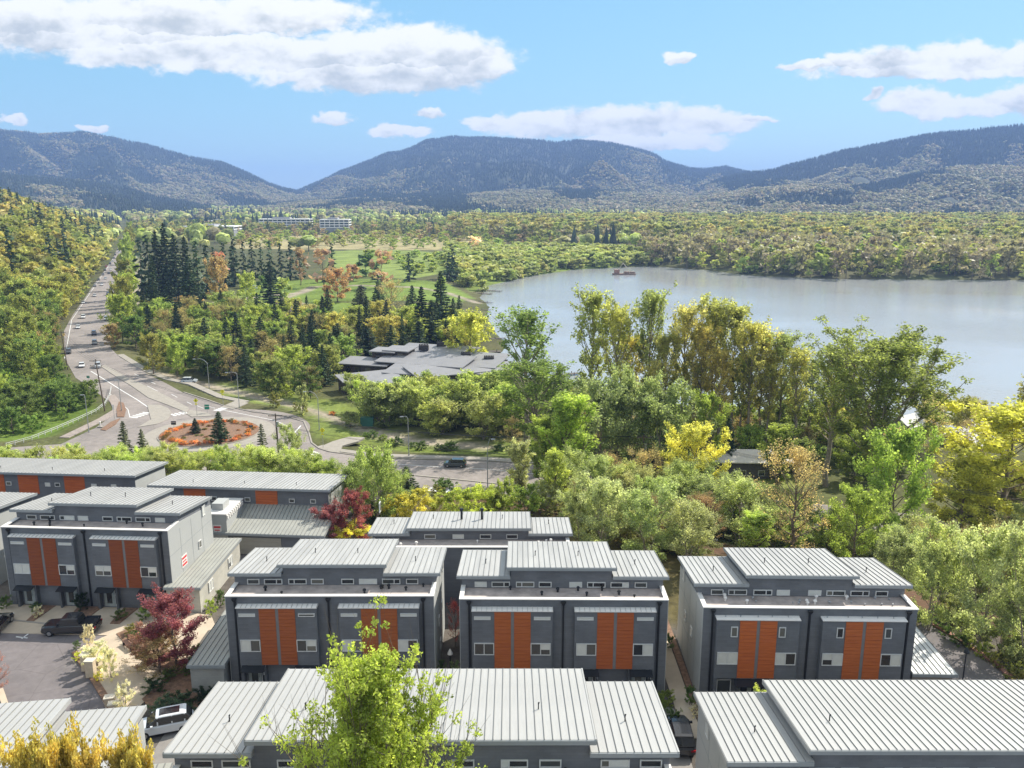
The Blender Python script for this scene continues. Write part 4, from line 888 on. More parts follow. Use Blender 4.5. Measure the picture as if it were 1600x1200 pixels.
def utility_pole(label, bx, by, tx, ty, z, arms=1, gear=False):
    x, y = pix(bx, by, z); h = top_z(x, y, tx, ty)-z; lean = (tx-bx)/FPX*y*.9
    r = empty('utility_pole', (x, y, z), 0, label, 'utility pole', 'utility poles')
    MB().tube([(0,0,-.5),(lean*.3,0,h*.5),(lean*.6,0,h)], [.19,.16,.12], 8).build('pole', WOODP, r)
    out = []
    for k in range(arms):
        zz = h-.5-k*1.3; ax = MB().box(lean*.6-1.5, lean*.6+1.5, -.14, -.02, zz-.07, zz+.07).build('crossarm', WOODP, r)
        for q in (-1.35, -.5, .5, 1.35):
            MB().cyl((lean*.6+q, -.08), .05, zz+.07, zz+.28, 6).build('insulator', GALV, ax)
            out.append(Vector((x+lean*.6+q, y-.08, z+zz+.26)))
    if gear:
        MB().tube([(lean*.6+.35,-.1,h-2.8),(lean*.6+.35,-.1,h-1.7)], [.28,.28], 10).build('transformer', GALV, r)
        MB().tube([(.2,-.15,0),(lean*.5+.2,-.15,h-3)], [.05,.05], 5).build('conduit', BLACKM, r)
    return out
A1 = utility_pole('leaning utility pole with double crossarm by the left guardrail', 164,642,152,561,RZ,2)
A2 = utility_pole('dark utility pole further up the left side of the parkway', 106,577,99,517,RZ,1)
A3 = utility_pole('utility pole with transformer standing in the shrubs below the roundabout', 436,722,434,646,7.5,1,True)
A4 = utility_pole('utility pole with pale insulators in the woods right of the road', 1003,770,1003,679,6.0,2,True)
A5 = utility_pole('short utility pole stub among yellow green poplars', 935,772,934,704,6.0,1)
def wires(label, A, B, sag, n=10):
    r = empty('power_line', tuple(A[0]), 0, label, 'power line', 'power lines')
    for a, b in zip(A, B):
        P = [a.lerp(b, t/n)-Vector((0,0,sag*4*(t/n)*(1-t/n)))-A[0] for t in range(n+1)]
        MB().tube(P, .022, 4).build('wire', BLACKM, r)
wires('power lines spanning from the shrub pole to the woods pole', A3[:4], A4[:4], 2.0)
wires('power lines from the woods pole out to the right', A4[:4], [v+Vector((85, -55, 2)) for v in A4[:4]], 1.5)
wires('power lines between the two poles left of the parkway', A1[:4], A2[:4], 1.2)
wires('power lines from the leaning pole to the shrub pole', A3[:2], A1[:2], 1.6)
wires('lower pair of lines between the shrub pole and the poplars', [v-Vector((0,0,2.2)) for v in A3[1:3]], [v-Vector((0,0,.8)) for v in A5[1:3]], 1.8)
# guardrail
gp = PP([(10,699),(50,688),(90,672),(122,658),(150,645),(164,634),(172,620),(174,608)], RZ)
r = empty('guardrail', (gp[0][0], gp[0][1], RZ), 0, 'long pale guardrail curving along the left verge', 'guardrail')
pts = []
for i in range(len(gp)-1):
    a, b = Vector(gp[i]), Vector(gp[i+1]); n = max(1, int((b-a).length/1.9))
    for k in range(n): pts.append(a.lerp(b, k/n))
pts.append(Vector(gp[-1])); O = Vector(gp[0])
for zz in (.55, .95):
    MB().tube([(p.x-O.x, p.y-O.y, zz) for p in pts], .06, 5).build('rail', simple('guardrail_steel', (.5,.5,.48), .5), r)
for p in pts: MB().box(p.x-O.x-.06, p.x-O.x+.06, p.y-O.y-.06, p.y-O.y+.06, 0, 1.0).build('post', simple('guardrail_steel', (.5,.5,.48), .5), r)
# fence on the bank behind the centre blocks
fp = PP([(870,806),(930,800),(985,812),(1030,832),(1090,850),(1150,868)], 15.0); O = Vector(fp[0])
r = empty('fence', (O.x, O.y, 0), 0, 'low wire and post fence curving along the bank behind the centre blocks', 'fence')
fpts = []
for i in range(len(fp)-1):
    a, b = Vector(fp[i]), Vector(fp[i+1]); n = max(1, int((b-a).length/2.4))
    for k in range(n): fpts.append(a.lerp(b, k/n))
for zz in (.5, 1.1): MB().tube([(p.x-O.x, p.y-O.y, land1(p.x, p.y)+zz) for p in fpts], .04, 4).build('rail', GALV, r)
for p in fpts: q = land1(p.x, p.y); MB().box(p.x-O.x-.05, p.x-O.x+.05, p.y-O.y-.05, p.y-O.y+.05, q-.1, q+1.2).build('post', GALV, r)
# signs
def diamond_sign(label, bx, by, ty, mat=YELLOW, double=False):
    z = RZ+.1; x, y = pix(bx, by, z); h = top_z(x, y, bx, ty)-z
    r = empty('crossing_sign', (x, y, z), 0, label, 'road sign', 'yellow crossing signs')
    MB().cyl((0,0), .05, 0, h, 6).build('post', GALV, r); s = .62
    MB().hexa([(0,-.07,h-1.3),(.01,-.07,h-1.3),(.01,-.04,h-1.3),(0,-.04,h-1.3)], [(0,-.07,h-1.3),(.01,-.07,h-1.3),(.01,-.04,h-1.3),(0,-.04,h-1.3)])
    b = MB(); 
    q = [(0, h-1.9*s-.1), (s, h-s), (0, h), (-s, h-s)]; q[0] = (0, h-2*s)
    b.v = [(a, -.07, c) for a, c in q]+[(a, -.05, c) for a, c in q]; b.f = [(0,1,2,3),(7,6,5,4),(0,4,5,1),(1,5,6,2),(2,6,7,3),(3,7,4,0)]
    bd = b.build('sign_board', mat, r)
    # walking figure symbol
    c = h-s; k = MB().tube([(.0,-.085,c+.26),(.001,-.085,c+.34)], [.06,.06], 6)
    for (a0, a1, b0, b1) in ((0,.2,0,-.05),(0,-.05,-.15,-.32),(0,-.05,.14,-.32),(0,.15,-.16,.0),(0,.15,.16,.02)): k.tube([(a0,-.083,c+a1),(b0,-.083,c+b1)], .035, 4)
    k.build('walking_figure', BLACKM, bd)
    MB().box(-.3, .3, -.065, -.045, h-2*s-.45, h-2*s-.12).build('arrow_plate', mat, r)
diamond_sign('yellow crossing sign on the small splitter island', 308,650,622)
diamond_sign('yellow crossing sign on the far side near the lamp post', 349,633,608)
diamond_sign('yellow crossing sign edge on beside the fan shaped path', 505,700,668)
def plate_sign(label, bx, by, ty, mat, w=1.0, hh=.7):
    z = RZ+.1; x, y = pix(bx, by, z); h = top_z(x, y, bx, ty)-z
    r = empty('road_sign', (x, y, z), 0, label, 'road sign')
    MB().cyl((0,0), .045, 0, h, 6).build('post', GALV, r); MB().box(-w/2, w/2, -.07, -.05, h-hh, h).build('sign_board', mat, r)
    MB().box(-w/2+.08, w/2-.08, -.078, -.071, h-hh*.45, h-hh*.35).build('stripe', WHITE, r)
plate_sign('green and white direction sign behind the splitter island', 324,645,632,SIGNG,1.2,1.3)
plate_sign('dark chevron sign seen from behind on the apron', 272,669,658,BLACKM,1.2,.9)
plate_sign('small green sign on the left verge', 139,600,587,SIGNG,.9,.7)
plate_sign('black and white arrow sign at the right edge of the flower ring', 393,680,664,BLACKM,1.0,.5)
plate_sign('white post sign left of the parkway crossing', 179,655,632,WHITE,.5,1.4)
z = RZ; x, y = pix(157, 668, z); r = empty('hydrant', (x, y, z+.1), 0, 'white signal pedestal beside the left path', 'pedestal')
MB().box(-.6,.6,-.4,.4,0,.15).build('base', CONC, r); MB().cyl((0,0),.18,.15,1.3,10).cyl((0,0),.24,1.3,1.45,10,.1).build('body', WHITE, r); r.name = 'pedestal'
x, y = pix(574, 664, 6.2); r = empty('utility_cabinet', (x, y, 6.0), 0, 'green utility cabinet beside the round shrub', 'cabinet')
MB().box(-1.6,1.6,-.7,.7,0,2.2).build('body', simple('cabinet_green', (.03,.12,.10), .5), r); MB().box(-1.5,-.05,-.74,-.701,.2,2.0).build('door', simple('cabinet_green', (.03,.12,.10), .5), r); MB().box(.05,1.5,-.74,-.701,.2,2.0).build('door', simple('cabinet_green', (.03,.12,.10), .5), r)
# garden pillars and benches
def pillar(label, px, py, w, h, rz, group='cast stone pillars at the parking court'):
    x, y = pix(px, py, PZ+.15); r = empty('pillar', (x, y, PZ+.1), rz, label, 'pillar', group)
    MB().box(-w/2, w/2, -.3, .3, 0, h).build('shaft', STONE, r); MB().box(-w/2-.06, w/2+.06, -.36, .36, h, h+.1).build('cap', simple('cap_stone', (.62,.56,.46), .8, var=.1), r)
pillar('taller pale stone pillar, rear one of the pair by the white flowering shrub', 136,1046,.75,1.6,R_(0)); pillar('taller pale stone pillar, front one of the pair by the white flowering shrub', 143,1056,.75,1.6,R_(0))
pillar('low stone pillar, rear one of the pair by the lower flowering tree', 172,1100,.75,.7,R_(15)); pillar('low stone pillar, front one of the pair by the lower flowering tree', 178,1110,.75,.7,R_(15))
def bench(label, px, py, rz, L=2.0):
    x, y = pix(px, py, PZ+.09); r = empty('bench', (x, y, PZ+.09), rz, label, 'bench')
    w = simple('bench_wood', (.36,.2,.14), .7, var=.15)
    for i in range(4): MB().box(-L/2, L/2, -.24+i*.125, -.24+i*.125+.105, .42, .46).build('slat', w, r)
    for i in range(3): MB().box(-L/2, L/2, .26+i*.03, .29+i*.03, .56+i*.15, .68+i*.15).build('back_slat', w, r)
    for s in (-1, 1): MB().box(s*L*.42-.05, s*L*.42+.05, -.25, .3, 0, .42).box(s*L*.42-.05, s*L*.42+.05, .24, .32, .42, 1.0).build('leg', BLACKM, r)
bench('reddish slatted bench at the edge of the plum tree bed', 202,1012,R_(-42))
bench('second slatted bench beyond the plum tree bed', 214,996,R_(-42),1.6)
# ------------------------------------------------------------------ vehicles
CARM = {}
def loft(m, secs, cham=.12):
    """secs: (x, halfwidth bottom, halfwidth top, z0, z1) -> chamfered hull"""
    n0 = len(m.v); k = 8
    for (x, wb, wt, z0, z1) in secs:
        c = min(cham, (z1-z0)*.35)
        m.v += [(x,-wb+c,z0),(x,wb-c,z0),(x,wb,z0+c),(x,(wb*.4+wt*.6)+.0,z1-c),(x,wt-c,z1),(x,-wt+c,z1),(x,-(wb*.4+wt*.6),z1-c),(x,-wb,z0+c)]
    for i in range(len(secs)-1):
        for j in range(k):
            a = n0+i*k+j; b = n0+i*k+(j+1) % k; m.f.append((a, a+k, b+k, b))
    m.f.append(tuple(n0+j for j in range(k))); e = n0+(len(secs)-1)*k; m.f.append(tuple(e+j for j in range(k))[::-1])
    return m
def car_meshes(style):
    if style in CARM: return CARM[style]
    L, W, H, hood, cowl, roof0, roof1, tail, belt = dict(
        suv=(4.7,1.88,1.72,1.02,1.35,.45,-1.75,-2.2,1.05), sedan=(4.65,1.82,1.45,.86,1.15,.35,-1.05,-1.75,.9),
        pickup=(5.4,1.95,1.8,1.12,1.25,.55,-.95,-1.15,1.12), van=(4.9,1.95,1.9,1.0,1.6,.9,-2.1,-2.35,1.05))[style]
    h = L/2; w = W/2
    body = MB(); secs = [(h, w*.78, w*.7, .38, hood*.72), (h-.12, w*.92, w*.84, .3, hood*.86), (h-.45, w, w*.9, .26, hood*.96), (cowl, w, w*.93, .24, belt*.99), (roof0, w, w*.95, .24, belt), (0, w, w*.95, .24, belt), (roof1, w, w*.95, .24, belt), (-h+.5, w, w*.92, .26, belt*(1.0 if style != 'sedan' else .99)), (-h+.12, w*.95, w*.86, .32, belt*.93), (-h, w*.84, w*.76, .4, belt*.8)]
    loft(body, secs)
    if style == 'pickup':
        body.box(-h+.1, roof1-.25, -w*.93, -w*.78, belt-.02, belt+.12).box(-h+.1, roof1-.25, w*.78, w*.93, belt-.02, belt+.12).box(-h+.05, -h+.16, -w*.78, w*.78, belt-.05, belt+.12)
    gl = MB(); b0 = belt-.03
    g = [(cowl-.02, w*.9, w*.86, b0, b0+.04), (roof0+.04, w*.91, w*.76, b0, H-.07), (0, w*.92, w*.77, b0, H-.05), (roof1+.05, w*.92, w*.76, b0, H-.08), (tail, w*.88, w*.8, b0, b0+.06)]
    loft(gl, g, .05)
    rf = MB(); loft(rf, [(roof0+.12, w*.74, w*.70, H-.1, H-.04), (roof0-.3, w*.79, w*.74, H-.1, H), (0, w*.79, w*.75, H-.08, H+.01), (roof1+.25, w*.79, w*.74, H-.1, H), (roof1-.02, w*.74, w*.70, H-.13, H-.05)], .03)
    for x in ((roof0+cowl)/2*.0+roof0*.98, (roof0+roof1)/2, roof1+.12):
        for s in (-1, 1): rf.hexa([(x-.05,s*w*.915-.02,b0),(x+.05,s*w*.915-.02,b0),(x+.05,s*w*.915+.02,b0),(x-.05,s*w*.915+.02,b0)], [(x-.05,s*w*.775-.02,H-.06),(x+.05,s*w*.775-.02,H-.06),(x+.05,s*w*.775+.02,H-.06),(x-.05,s*w*.775+.02,H-.06)])
    ty = MB().tube([(0,-.11,0),(0,-.09,0),(0,.09,0),(0,.11,0)], [.3,.34,.34,.3], 16); rm = MB().tube([(0,-.125,0),(0,.125,0)], [.2,.2], 10)
    arch = MB()
    hl = MB().box(-.06,.05,-.2,.2,-.08,.08); mir = MB().box(-.09,.09,-.1,.1,-.07,.07)
    sr = MB().box(roof1+.5, roof0-.15, -w*.5, w*.5, H+.0, H+.02)
    CARM[style] = dict(L=L, W=W, H=H, belt=belt, roof0=roof0, hood=hood, body=body, glass=gl, roof=rf, tyre=ty, rim=rm, hl=hl, mir=mir, sr=sr)
    return CARM[style]
CM2 = {}
def car(label, px, py, rz, style, paint, z=RZ, group=None, sunroof=False, name='parked_car', cat='car', xy=None):
    m = car_meshes(style); x, y = xy or pix(px, py, z)
    r = empty(name, (x, y, z+.02), rz, label, cat, group)
    def ms(k, mat):
        key = (style, k, mat.name)
        if key not in CM2: CM2[key] = m[k].mesh({'hl':'headlight','mir':'mirror','sr':'sunroof'}.get(k, k), mat)
        return CM2[key]
    link('body', ms('body', paint), r); link('glass', ms('glass', GLASSC), r); link('roof', ms('roof', paint), r)
    for sx in (m['L']/2-.88, -m['L']/2+.9):
        for sy in (-1, 1):
            w = empty('wheel', (sx, sy*(m['W']/2-.1), .34)); w.parent = r
            link('tyre', ms('tyre', TYRE), w); link('rim', ms('rim', RIM), w)
    for sy in (-1, 1):
        link('headlight', ms('hl', LAMPM), r, (m['L']/2-.12, sy*m['W']*.33, m['hood']*.68)); link('tail_light', ms('hl', TAILM), r, (-m['L']/2+.06, sy*m['W']*.36, m['belt']*.72))
        link('mirror', ms('mir', paint), r, (m['roof0']+.45, sy*(m['W']/2+.08), m['belt']+.08))
    if sunroof: link('sunroof', ms('sr', GLASSC), r)
    return r
GLASSC = simple('car_glass', (.018,.02,.022), .08, var=.0, spec=.8)
PB = carpaint('black', (.012,.013,.016)); PS = carpaint('silver', (.62,.64,.66)); PD = carpaint('charcoal', (.035,.037,.04)); PW = carpaint('white', (.8,.8,.8)); PBL = carpaint('navy', (.02,.035,.07)); PR = carpaint('red', (.35,.03,.03)); PG = carpaint('dark_green', (.02,.04,.045)); PGY = carpaint('grey', (.17,.175,.18))
car('black pickup truck parked by the beige driveways at the left', 113,987,R_(184),'pickup',PB,PZ, name='pickup_truck', cat='pickup truck')
car('black car cut by the left edge of the picture', -6,984,R_(96),'sedan',PB,PZ)
car('silver SUV with dark sunroof parked beside the front block', 258,1141,R_(200),'suv',PS,PZ,sunroof=True)
car('black SUV mostly hidden at the right end of the front roof', 1062,1158,R_(88),'suv',PB,PZ, cat='car')
car('dark green SUV driving alone on the right hand road', 711,729,R_(176),'suv',PG,RZ,name='moving_car')
RD = math.atan2(1162-348, -544+189)
far_cars = [(107,552,'suv',PD),(148,538,'suv',PGY),(147,523,'suv',PBL),(122,513,'sedan',PW),(130,497,'suv',PW),(130,474,'sedan',PW),(148,463,'sedan',PS),(169,461,'suv',PD),(148,448,'sedan',PGY),(159,446,'sedan',PW),(174,452,'van',PD),
            (154,438,'sedan',PD),(165,436,'sedan',PS),(161,430,'sedan',PGY),(164,423,'suv',PD),(173,422,'sedan',PW),(172,413,'suv',PBL),(176,409,'sedan',PS),(178,404,'sedan',PGY),(180,399,'suv',PD),(186,395,'van',PW),(184,391,'sedan',PBL),(187,387,'suv',PGY),(189,382,'sedan',PW),(190,378,'suv',PD),(192,374,'sedan',PS),(166,500,'suv',PW),(128,573,'sedan',PW),(153,574,'suv',PS),(166,417,'sedan',PR),(170,428,'sedan',PBL)]
cn = {'paint_charcoal':'dark grey','paint_grey':'grey','paint_navy':'navy','paint_white':'white','paint_silver':'silver','paint_black':'black','paint_red':'red'}
pos = ['farthest', 'far', 'middle', 'near', 'nearest']
ranked = sorted(far_cars, key=lambda c: -c[1])
def road_dir(py):
    a = pix(np.interp(-py, [-p[1] for p in N_LEFT[::-1]][::-1], [p[0] for p in N_LEFT[::-1]][::-1]), py, RZ); b = pix(np.interp(-(py-12), [-p[1] for p in N_LEFT[::-1]][::-1], [p[0] for p in N_LEFT[::-1]][::-1]), py-12, RZ)
    return math.atan2(b[1]-a[1], b[0]-a[0])
ORD = ['nearest','second nearest','third nearest','fourth nearest','fifth nearest','sixth nearest','seventh nearest','eighth nearest']
seen = {}
for i, (a, b, st, pt) in enumerate(ranked):
    colr = cn[pt.name]; nm = {'suv':'SUV','sedan':'car','van':'van'}[st]; key = (colr, nm); k = seen.get(key, 0); seen[key] = k+1
    toward = ((a - np.interp(-b, [-p[1] for p in N_LEFT[::-1]][::-1], [p[0] for p in N_LEFT[::-1]][::-1])) < 18*(b-300)/200)
    d = road_dir(b)+(PI if toward else 0)
    car('%s %s on the parkway, %s %s %s to the roundabout' % (colr, nm, ORD[min(k, 7)], colr, nm), a, b, d, st, pt, RZ, 'traffic on the parkway', name='moving_car')
x, y = pix(400, 450, 6); car('white truck parked on the park lawn', 0, 0, .2, 'van', PW, 5.6, name='parked_truck', cat='truck', xy=(x, y))
x, y = pix(567, 451, 6); car('dark parked car by the park path', 0, 0, .1, 'suv', PD, 5.6, xy=(x, y))
x, y = pix(272, 462, 6); car('pale car parked behind the round tree right of the parkway', 0, 0, .1, 'suv', PS, RZ-.4, xy=pix(296, 596, RZ))
# ------------------------------------------------------------------ docks and work barge
DOCKW = simple('dock_wood', (.13,.11,.10), .9, var=.2)
def dock(label, x0, y0, x1, y1, w=2.2):
    A = Vector((*pix(x0, y0, .5), 0)); B = Vector((*pix(x1, y1, .5), 0)); d = (B-A); L = d.length; rz = math.atan2(d.y, d.x)
    r = empty('dock', (A.x, A.y, 0), rz, label, 'dock'); n = max(6, min(60, int(L/.8)))
    for i in range(n): MB().box(i*L/n, (i+1)*L/n-.04, -w/2, w/2, .45, .6).build('plank', DOCKW, r)
    for i in range(int(L/6)+1):
        for s in (-1, 1): MB().cyl((min(L-.2, .3+i*6), s*(w/2+.12)), .14, -1.5, 1.2, 6).build('pile', DOCKW, r)
dock('upper wooden dock off the left shore with a raised end', 716,450,783,455); dock('short dock just below the upper dock', 728,457,768,459); dock('thin dock in the middle of the left shore', 748,471,770,473,1.2)
dock('dock with a pale boat ramp at the left shore point', 752,484,768,484,1.2); dock('long dark dock right of the lodge', 752,549,783,549,2.4); dock('floating dock left of the tall shore tree', 752,530,790,528,1.6)
dock('dock behind the small dark conifer', 870,586,905,583,2.0)
x, y = pix(975, 428, .6); r = empty('work_barge', (x, y, 0), .05, 'rust coloured work barge with a pale crane out on the lake', 'barge')
rb = simple('rust_steel', (.24,.17,.13), .8, var=.2)
MB().hexa([(-9,-3,0),(9,-3,0),(9,3,0),(-9,3,0)], [(-9.6,-3,1.2),(9.6,-3,1.2),(9.6,3,1.2),(-9.6,3,1.2)]).build('hull', rb, r)
MB().box(-8,-4,-2,2,1.4,4.2).build('cabin', simple('crane_red', (.28,.16,.12), .6), r); MB().tube([(-5,0,3.5),(-1,0,9.5),(2,0,6)], [.6,.45,.3], 6).build('crane_arm', simple('crane_pale', (.6,.55,.45), .6), r)
MB().box(0,4,-2.5,1,1.4,2.8).box(5,9,-1,2,1.4,2.4).build('cargo', rb, r)
x, y = pix(1000, 437, .3); 
# ------------------------------------------------------------------ trees
def leaf_quads(C, R, k, size, rng, flat=1.1, aspect=.62, updir=None):
    """k leaves round each clump centre"""
    C = np.asarray(C, float); n = len(C)*k
    c = np.repeat(C, k, 0); r = np.repeat(np.asarray(R, float), k)[:, None]
    g = rng.normal(size=(n, 3)); g /= np.linalg.norm(g, axis=1)[:, None]; g *= rng.random((n, 1))**.5
    g[:, 2] *= flat; c = c+g*r
    u = rng.normal(size=(n, 3)); u /= np.linalg.norm(u, axis=1)[:, None]
    w = rng.normal(size=(n, 3)); v = np.cross(u, w); v /= np.linalg.norm(v, axis=1)[:, None]+1e-9
    s = size*(.6+.8*rng.random((n, 1)))
    V = np.stack([c-u*s, c+v*s*aspect, c+u*s, c-v*s*aspect], 1).reshape(-1, 3)
    return V, np.arange(n*4).reshape(-1, 4)
def bez(a, d, L, up, n=4):
    """branch polyline from a in direction d that bends up"""
    P = [Vector(a)]; dd = Vector(d).normalized()
    for i in range(n):
        dd = (dd+Vector((0,0,up/n))).normalized(); P.append(P[-1]+dd*L/n)
    return P
def make_deciduous(seed, H=18, R=5, cb=.25, ang=45, up=.5, nb=24, sub=4, leaves=6000, lsize=.3, crad=.9, prof='round', stems=1, trunk_r=None, seg=5, tubes=True, twig=False, lean=0):
    rnd = random.Random(seed); rng = np.random.default_rng(seed); m = MB(); C = []; CR = []
    for st in range(stems):
        base = Vector((0,0,-.4)); az0 = 2*PI*st/stems+rnd.random()
        sl = 0 if stems == 1 else rnd.uniform(.15, .4); Hs = H*(rnd.uniform(.75, 1) if stems > 1 else 1)
        r0 = (trunk_r or H*.017)/(1 if stems == 1 else 1.6)
        T = [base]; n = 8
        for i in range(n):
            k = (i+1)/n; T.append(Vector((math.cos(az0)*sl*Hs*k*.6+rnd.uniform(-.012,.012)*H+lean*k*H, math.sin(az0)*sl*Hs*k*.6+rnd.uniform(-.012,.012)*H, Hs*.97*k)))
        if tubes: m.tube(T, [r0*(1-.93*i/n) for i in range(n+1)], seg+2 if trunk_r else seg, caps=False)
        def at(t):
            q = t*n; i = min(n-1, int(q)); return T[i].lerp(T[i+1], q-i)
        nbs = max(4, nb//stems); az = rnd.random()*6
        for i in range(nbs):
            t = cb+(1-cb)*((i+rnd.random()*.8)/nbs)**.95
            tt = (t-cb)/(1-cb)
            if prof == 'round': f = min(1, .72+tt*1.1)*math.sqrt(max(.02, 1-max(0, (tt-.3)/.72)**2))
            elif prof == 'oval': f = .35+.72*math.sin(PI*min(1, .08+.86*tt))
            elif prof == 'column': f = (.55+.55*math.sin(tt*PI*.85+.3))*(1-.25*tt)
            elif prof == 'cone': f = 1.05-tt*.92
            else: f = 1.0-.35*tt
            f *= rnd.uniform(.7, 1.15); az += 2.4+rnd.uniform(-.5, .5)
            a = math.radians(ang*((1.55-1.1*tt) if prof == 'round' else (1.15-.6*tt))+rnd.uniform(-9, 9))
            L = R*f/max(.35, math.sin(a)) *.92; L = min(L, H*.55); L = min(L, (1.06-t)*H/max(.3, math.cos(a)*.9)) if math.cos(a) > .3 else L
            d = Vector((math.cos(az)*math.sin(a), math.sin(az)*math.sin(a), math.cos(a)))
            B = bez(at(t), d, L, up*rnd.uniform(.5, 1.2)*(.2+.8*tt if prof == 'round' else 1)); rb = max(.012, r0*(1-.9*t)*.55)
            if tubes: m.tube(B, [rb*(1-.8*j/4) for j in range(5)], seg, caps=False)
            C.append(B[-1]); CR.append(crad*.9)
            for s in range(sub):
                q = rnd.uniform(.25, .95)*4; j = min(3, int(q)); p0 = B[j].lerp(B[j+1], q-j)
                dd = (B[-1]-B[0]).normalized()+Vector((rnd.uniform(-1,1), rnd.uniform(-1,1), rnd.uniform(-.35,1.0)))*.85
                l2 = L*rnd.uniform(.16, .36)
                S = bez(p0, dd, l2, .3, 2)
                if tubes: m.tube(S, [rb*.4, rb*.3, rb*.12], max(3, seg-1), caps=False)
                C.append(S[-1]); CR.append(crad*rnd.uniform(.6, 1.1)); C.append(S[1]); CR.append(crad*.7)
                if twig and tubes:
                    for _ in range(3):
                        W = bez(S[1].lerp(S[2], rnd.random()), dd+Vector((rnd.uniform(-1,1), rnd.uniform(-1,1), rnd.uniform(-.2,1))), l2*.6, .3, 1); m.tube(W, [rb*.16, rb*.05], 3, caps=False)
        C.append(T[-1]); CR.append(crad*.6); C.append(T[-2]); CR.append(crad*.7)
    k = max(2, int(leaves/len(C)))
    V, F = leaf_quads([tuple(c) for c in C], CR, k, lsize, rng)
    return m, V, F
def make_conifer(seed, H=20, R=4, leaves=4000, lsize=.45, cb=.05, droop=.25, dens=1.0, ragged=.25, tubes=True):
    rnd = random.Random(seed); rng = np.random.default_rng(seed); m = MB()
    if tubes: m.tube([(0,0,-.4),(0,0,H*.5),(0,0,H*.99)], [H*.016, H*.01, .02], 6, caps=False)
    V = []; n = 0; pts = []; dirs = []; sz = []
    nb = int(95*dens); az = 0
    for i in range(nb):
        t = cb+(1-cb)*(i/nb)**.92; az += 2.4+rnd.uniform(-.4, .4)
        L = R*(1-t)**.82*rnd.uniform(1-ragged, 1+ragged*.6)+.25
        k = max(3, int(leaves/nb*(L/R+.15)*1.6))
        s = rng.random(k)**.7
        x = math.cos(az)*s*L; y = math.sin(az)*s*L; z = t*H-(s*L)*droop*(1-t)+(s*s*L*.12)
        side = (rng.random(k)-.5)*(.34*L*(1.1-s))
        x = x-math.sin(az)*side; y = y+math.cos(az)*side; z = z+(rng.random(k)-.6)*.35
        pts.append(np.stack([x, y, z], 1)); d = np.stack([np.full(k, math.cos(az)), np.full(k, math.sin(az)), np.full(k, -.35)], 1)+rng.normal(size=(k, 3))*.45; dirs.append(d); sz.append(np.full(k, lsize*(.65+.5*(1-t))))
        if tubes and i % 2 == 0: m.tube([(0,0,t*H),(math.cos(az)*L*.8, math.sin(az)*L*.8, t*H-L*.8*droop*(1-t))], [.05*(1.2-t), .015], 3, caps=False)
    P = np.concatenate(pts); D = np.concatenate(dirs); S = np.concatenate(sz)[:, None]*(.7+.6*rng.random((len(P), 1)))
    D /= np.linalg.norm(D, axis=1)[:, None]; W = np.cross(D, rng.normal(size=D.shape)*.5+np.array([0,0,1.0])); W /= np.linalg.norm(W, axis=1)[:, None]+1e-9
    V = np.stack([P-D*S, P+W*S*.42, P+D*S, P-W*S*.42], 1).reshape(-1, 3)
    return m, V, np.arange(len(V)).reshape(-1, 4)
# species: (builder, args, native height, native crown width)
SPEC = {}
def species(name, fn, H, Wd, hi, mid, low, leafmat=LEAF, bark=BARK, nvar=2, **kw):
    SPEC[name] = dict(fn=fn, H=H, W=Wd, lod=dict(hi=hi, mid=mid, low=low), leaf=leafmat, bark=bark, n=nvar, kw=kw, cache={})
species('cottonwood', make_deciduous, 30, 11, (9500,.18,.85), (6500,.26,.95), (260,1.5,1.5), nvar=3, bark=PALEBARK, R=5.0, cb=.36, ang=33, up=.45, nb=40, sub=5, prof='oval')
species('bigwood', make_deciduous, 34, 24, (42000,.20,1.15), (20000,.3,1.2), (300,1.6,1.6), nvar=1, bark=PALEBARK, R=11, cb=.24, ang=40, up=.7, nb=52, sub=7, prof='oval')
species('poplar', make_deciduous, 14, 5.2, (15000,.12,.55), (6500,.20,.6), (170,.9,.8), nvar=2, R=2.3, cb=.10, ang=27, up=.35, nb=34, sub=4, prof='column')
species('broadleaf', make_deciduous, 13, 10.5, (15000,.15,.8), (6000,.26,.9), (200,1.4,1.3), nvar=3, R=5.0, cb=.09, ang=52, up=.55, nb=30, sub=5, prof='round')
species('alder', make_deciduous, 11, 8.5, (15000,.125,.72), (6000,.22,.8), (180,1.2,1.1), nvar=2, bark=PALEBARK, R=4.0, cb=.05, ang=46, up=.5, nb=36, sub=5, prof='round', stems=3)
species('shrub', make_deciduous, 5, 5.4, (7000,.10,.42), (3000,.17,.5), (130,.8,.7), nvar=2, R=2.6, cb=.05, ang=55, up=.4, nb=30, sub=3, prof='round', stems=4)
species('bare', make_deciduous, 12, 8, (6500,.085,.7), (3200,.14,.8), (120,.9,1.2), nvar=2, R=4.0, cb=.14, ang=42, up=.5, nb=30, sub=5, prof='round', twig=True)
species('fir', make_conifer, 22, 8.4, (6000,.38,0), (4200,.5,0), (150,1.7,0), leafmat=NEEDLE, nvar=3, R=4.2)
species('cypress', make_conifer, 12, 5.4, (5000,.24,0), (3600,.3,0), (120,1.1,0), leafmat=NEEDLE, nvar=2, R=2.7, droop=-.15, ragged=.12, dens=1.2)
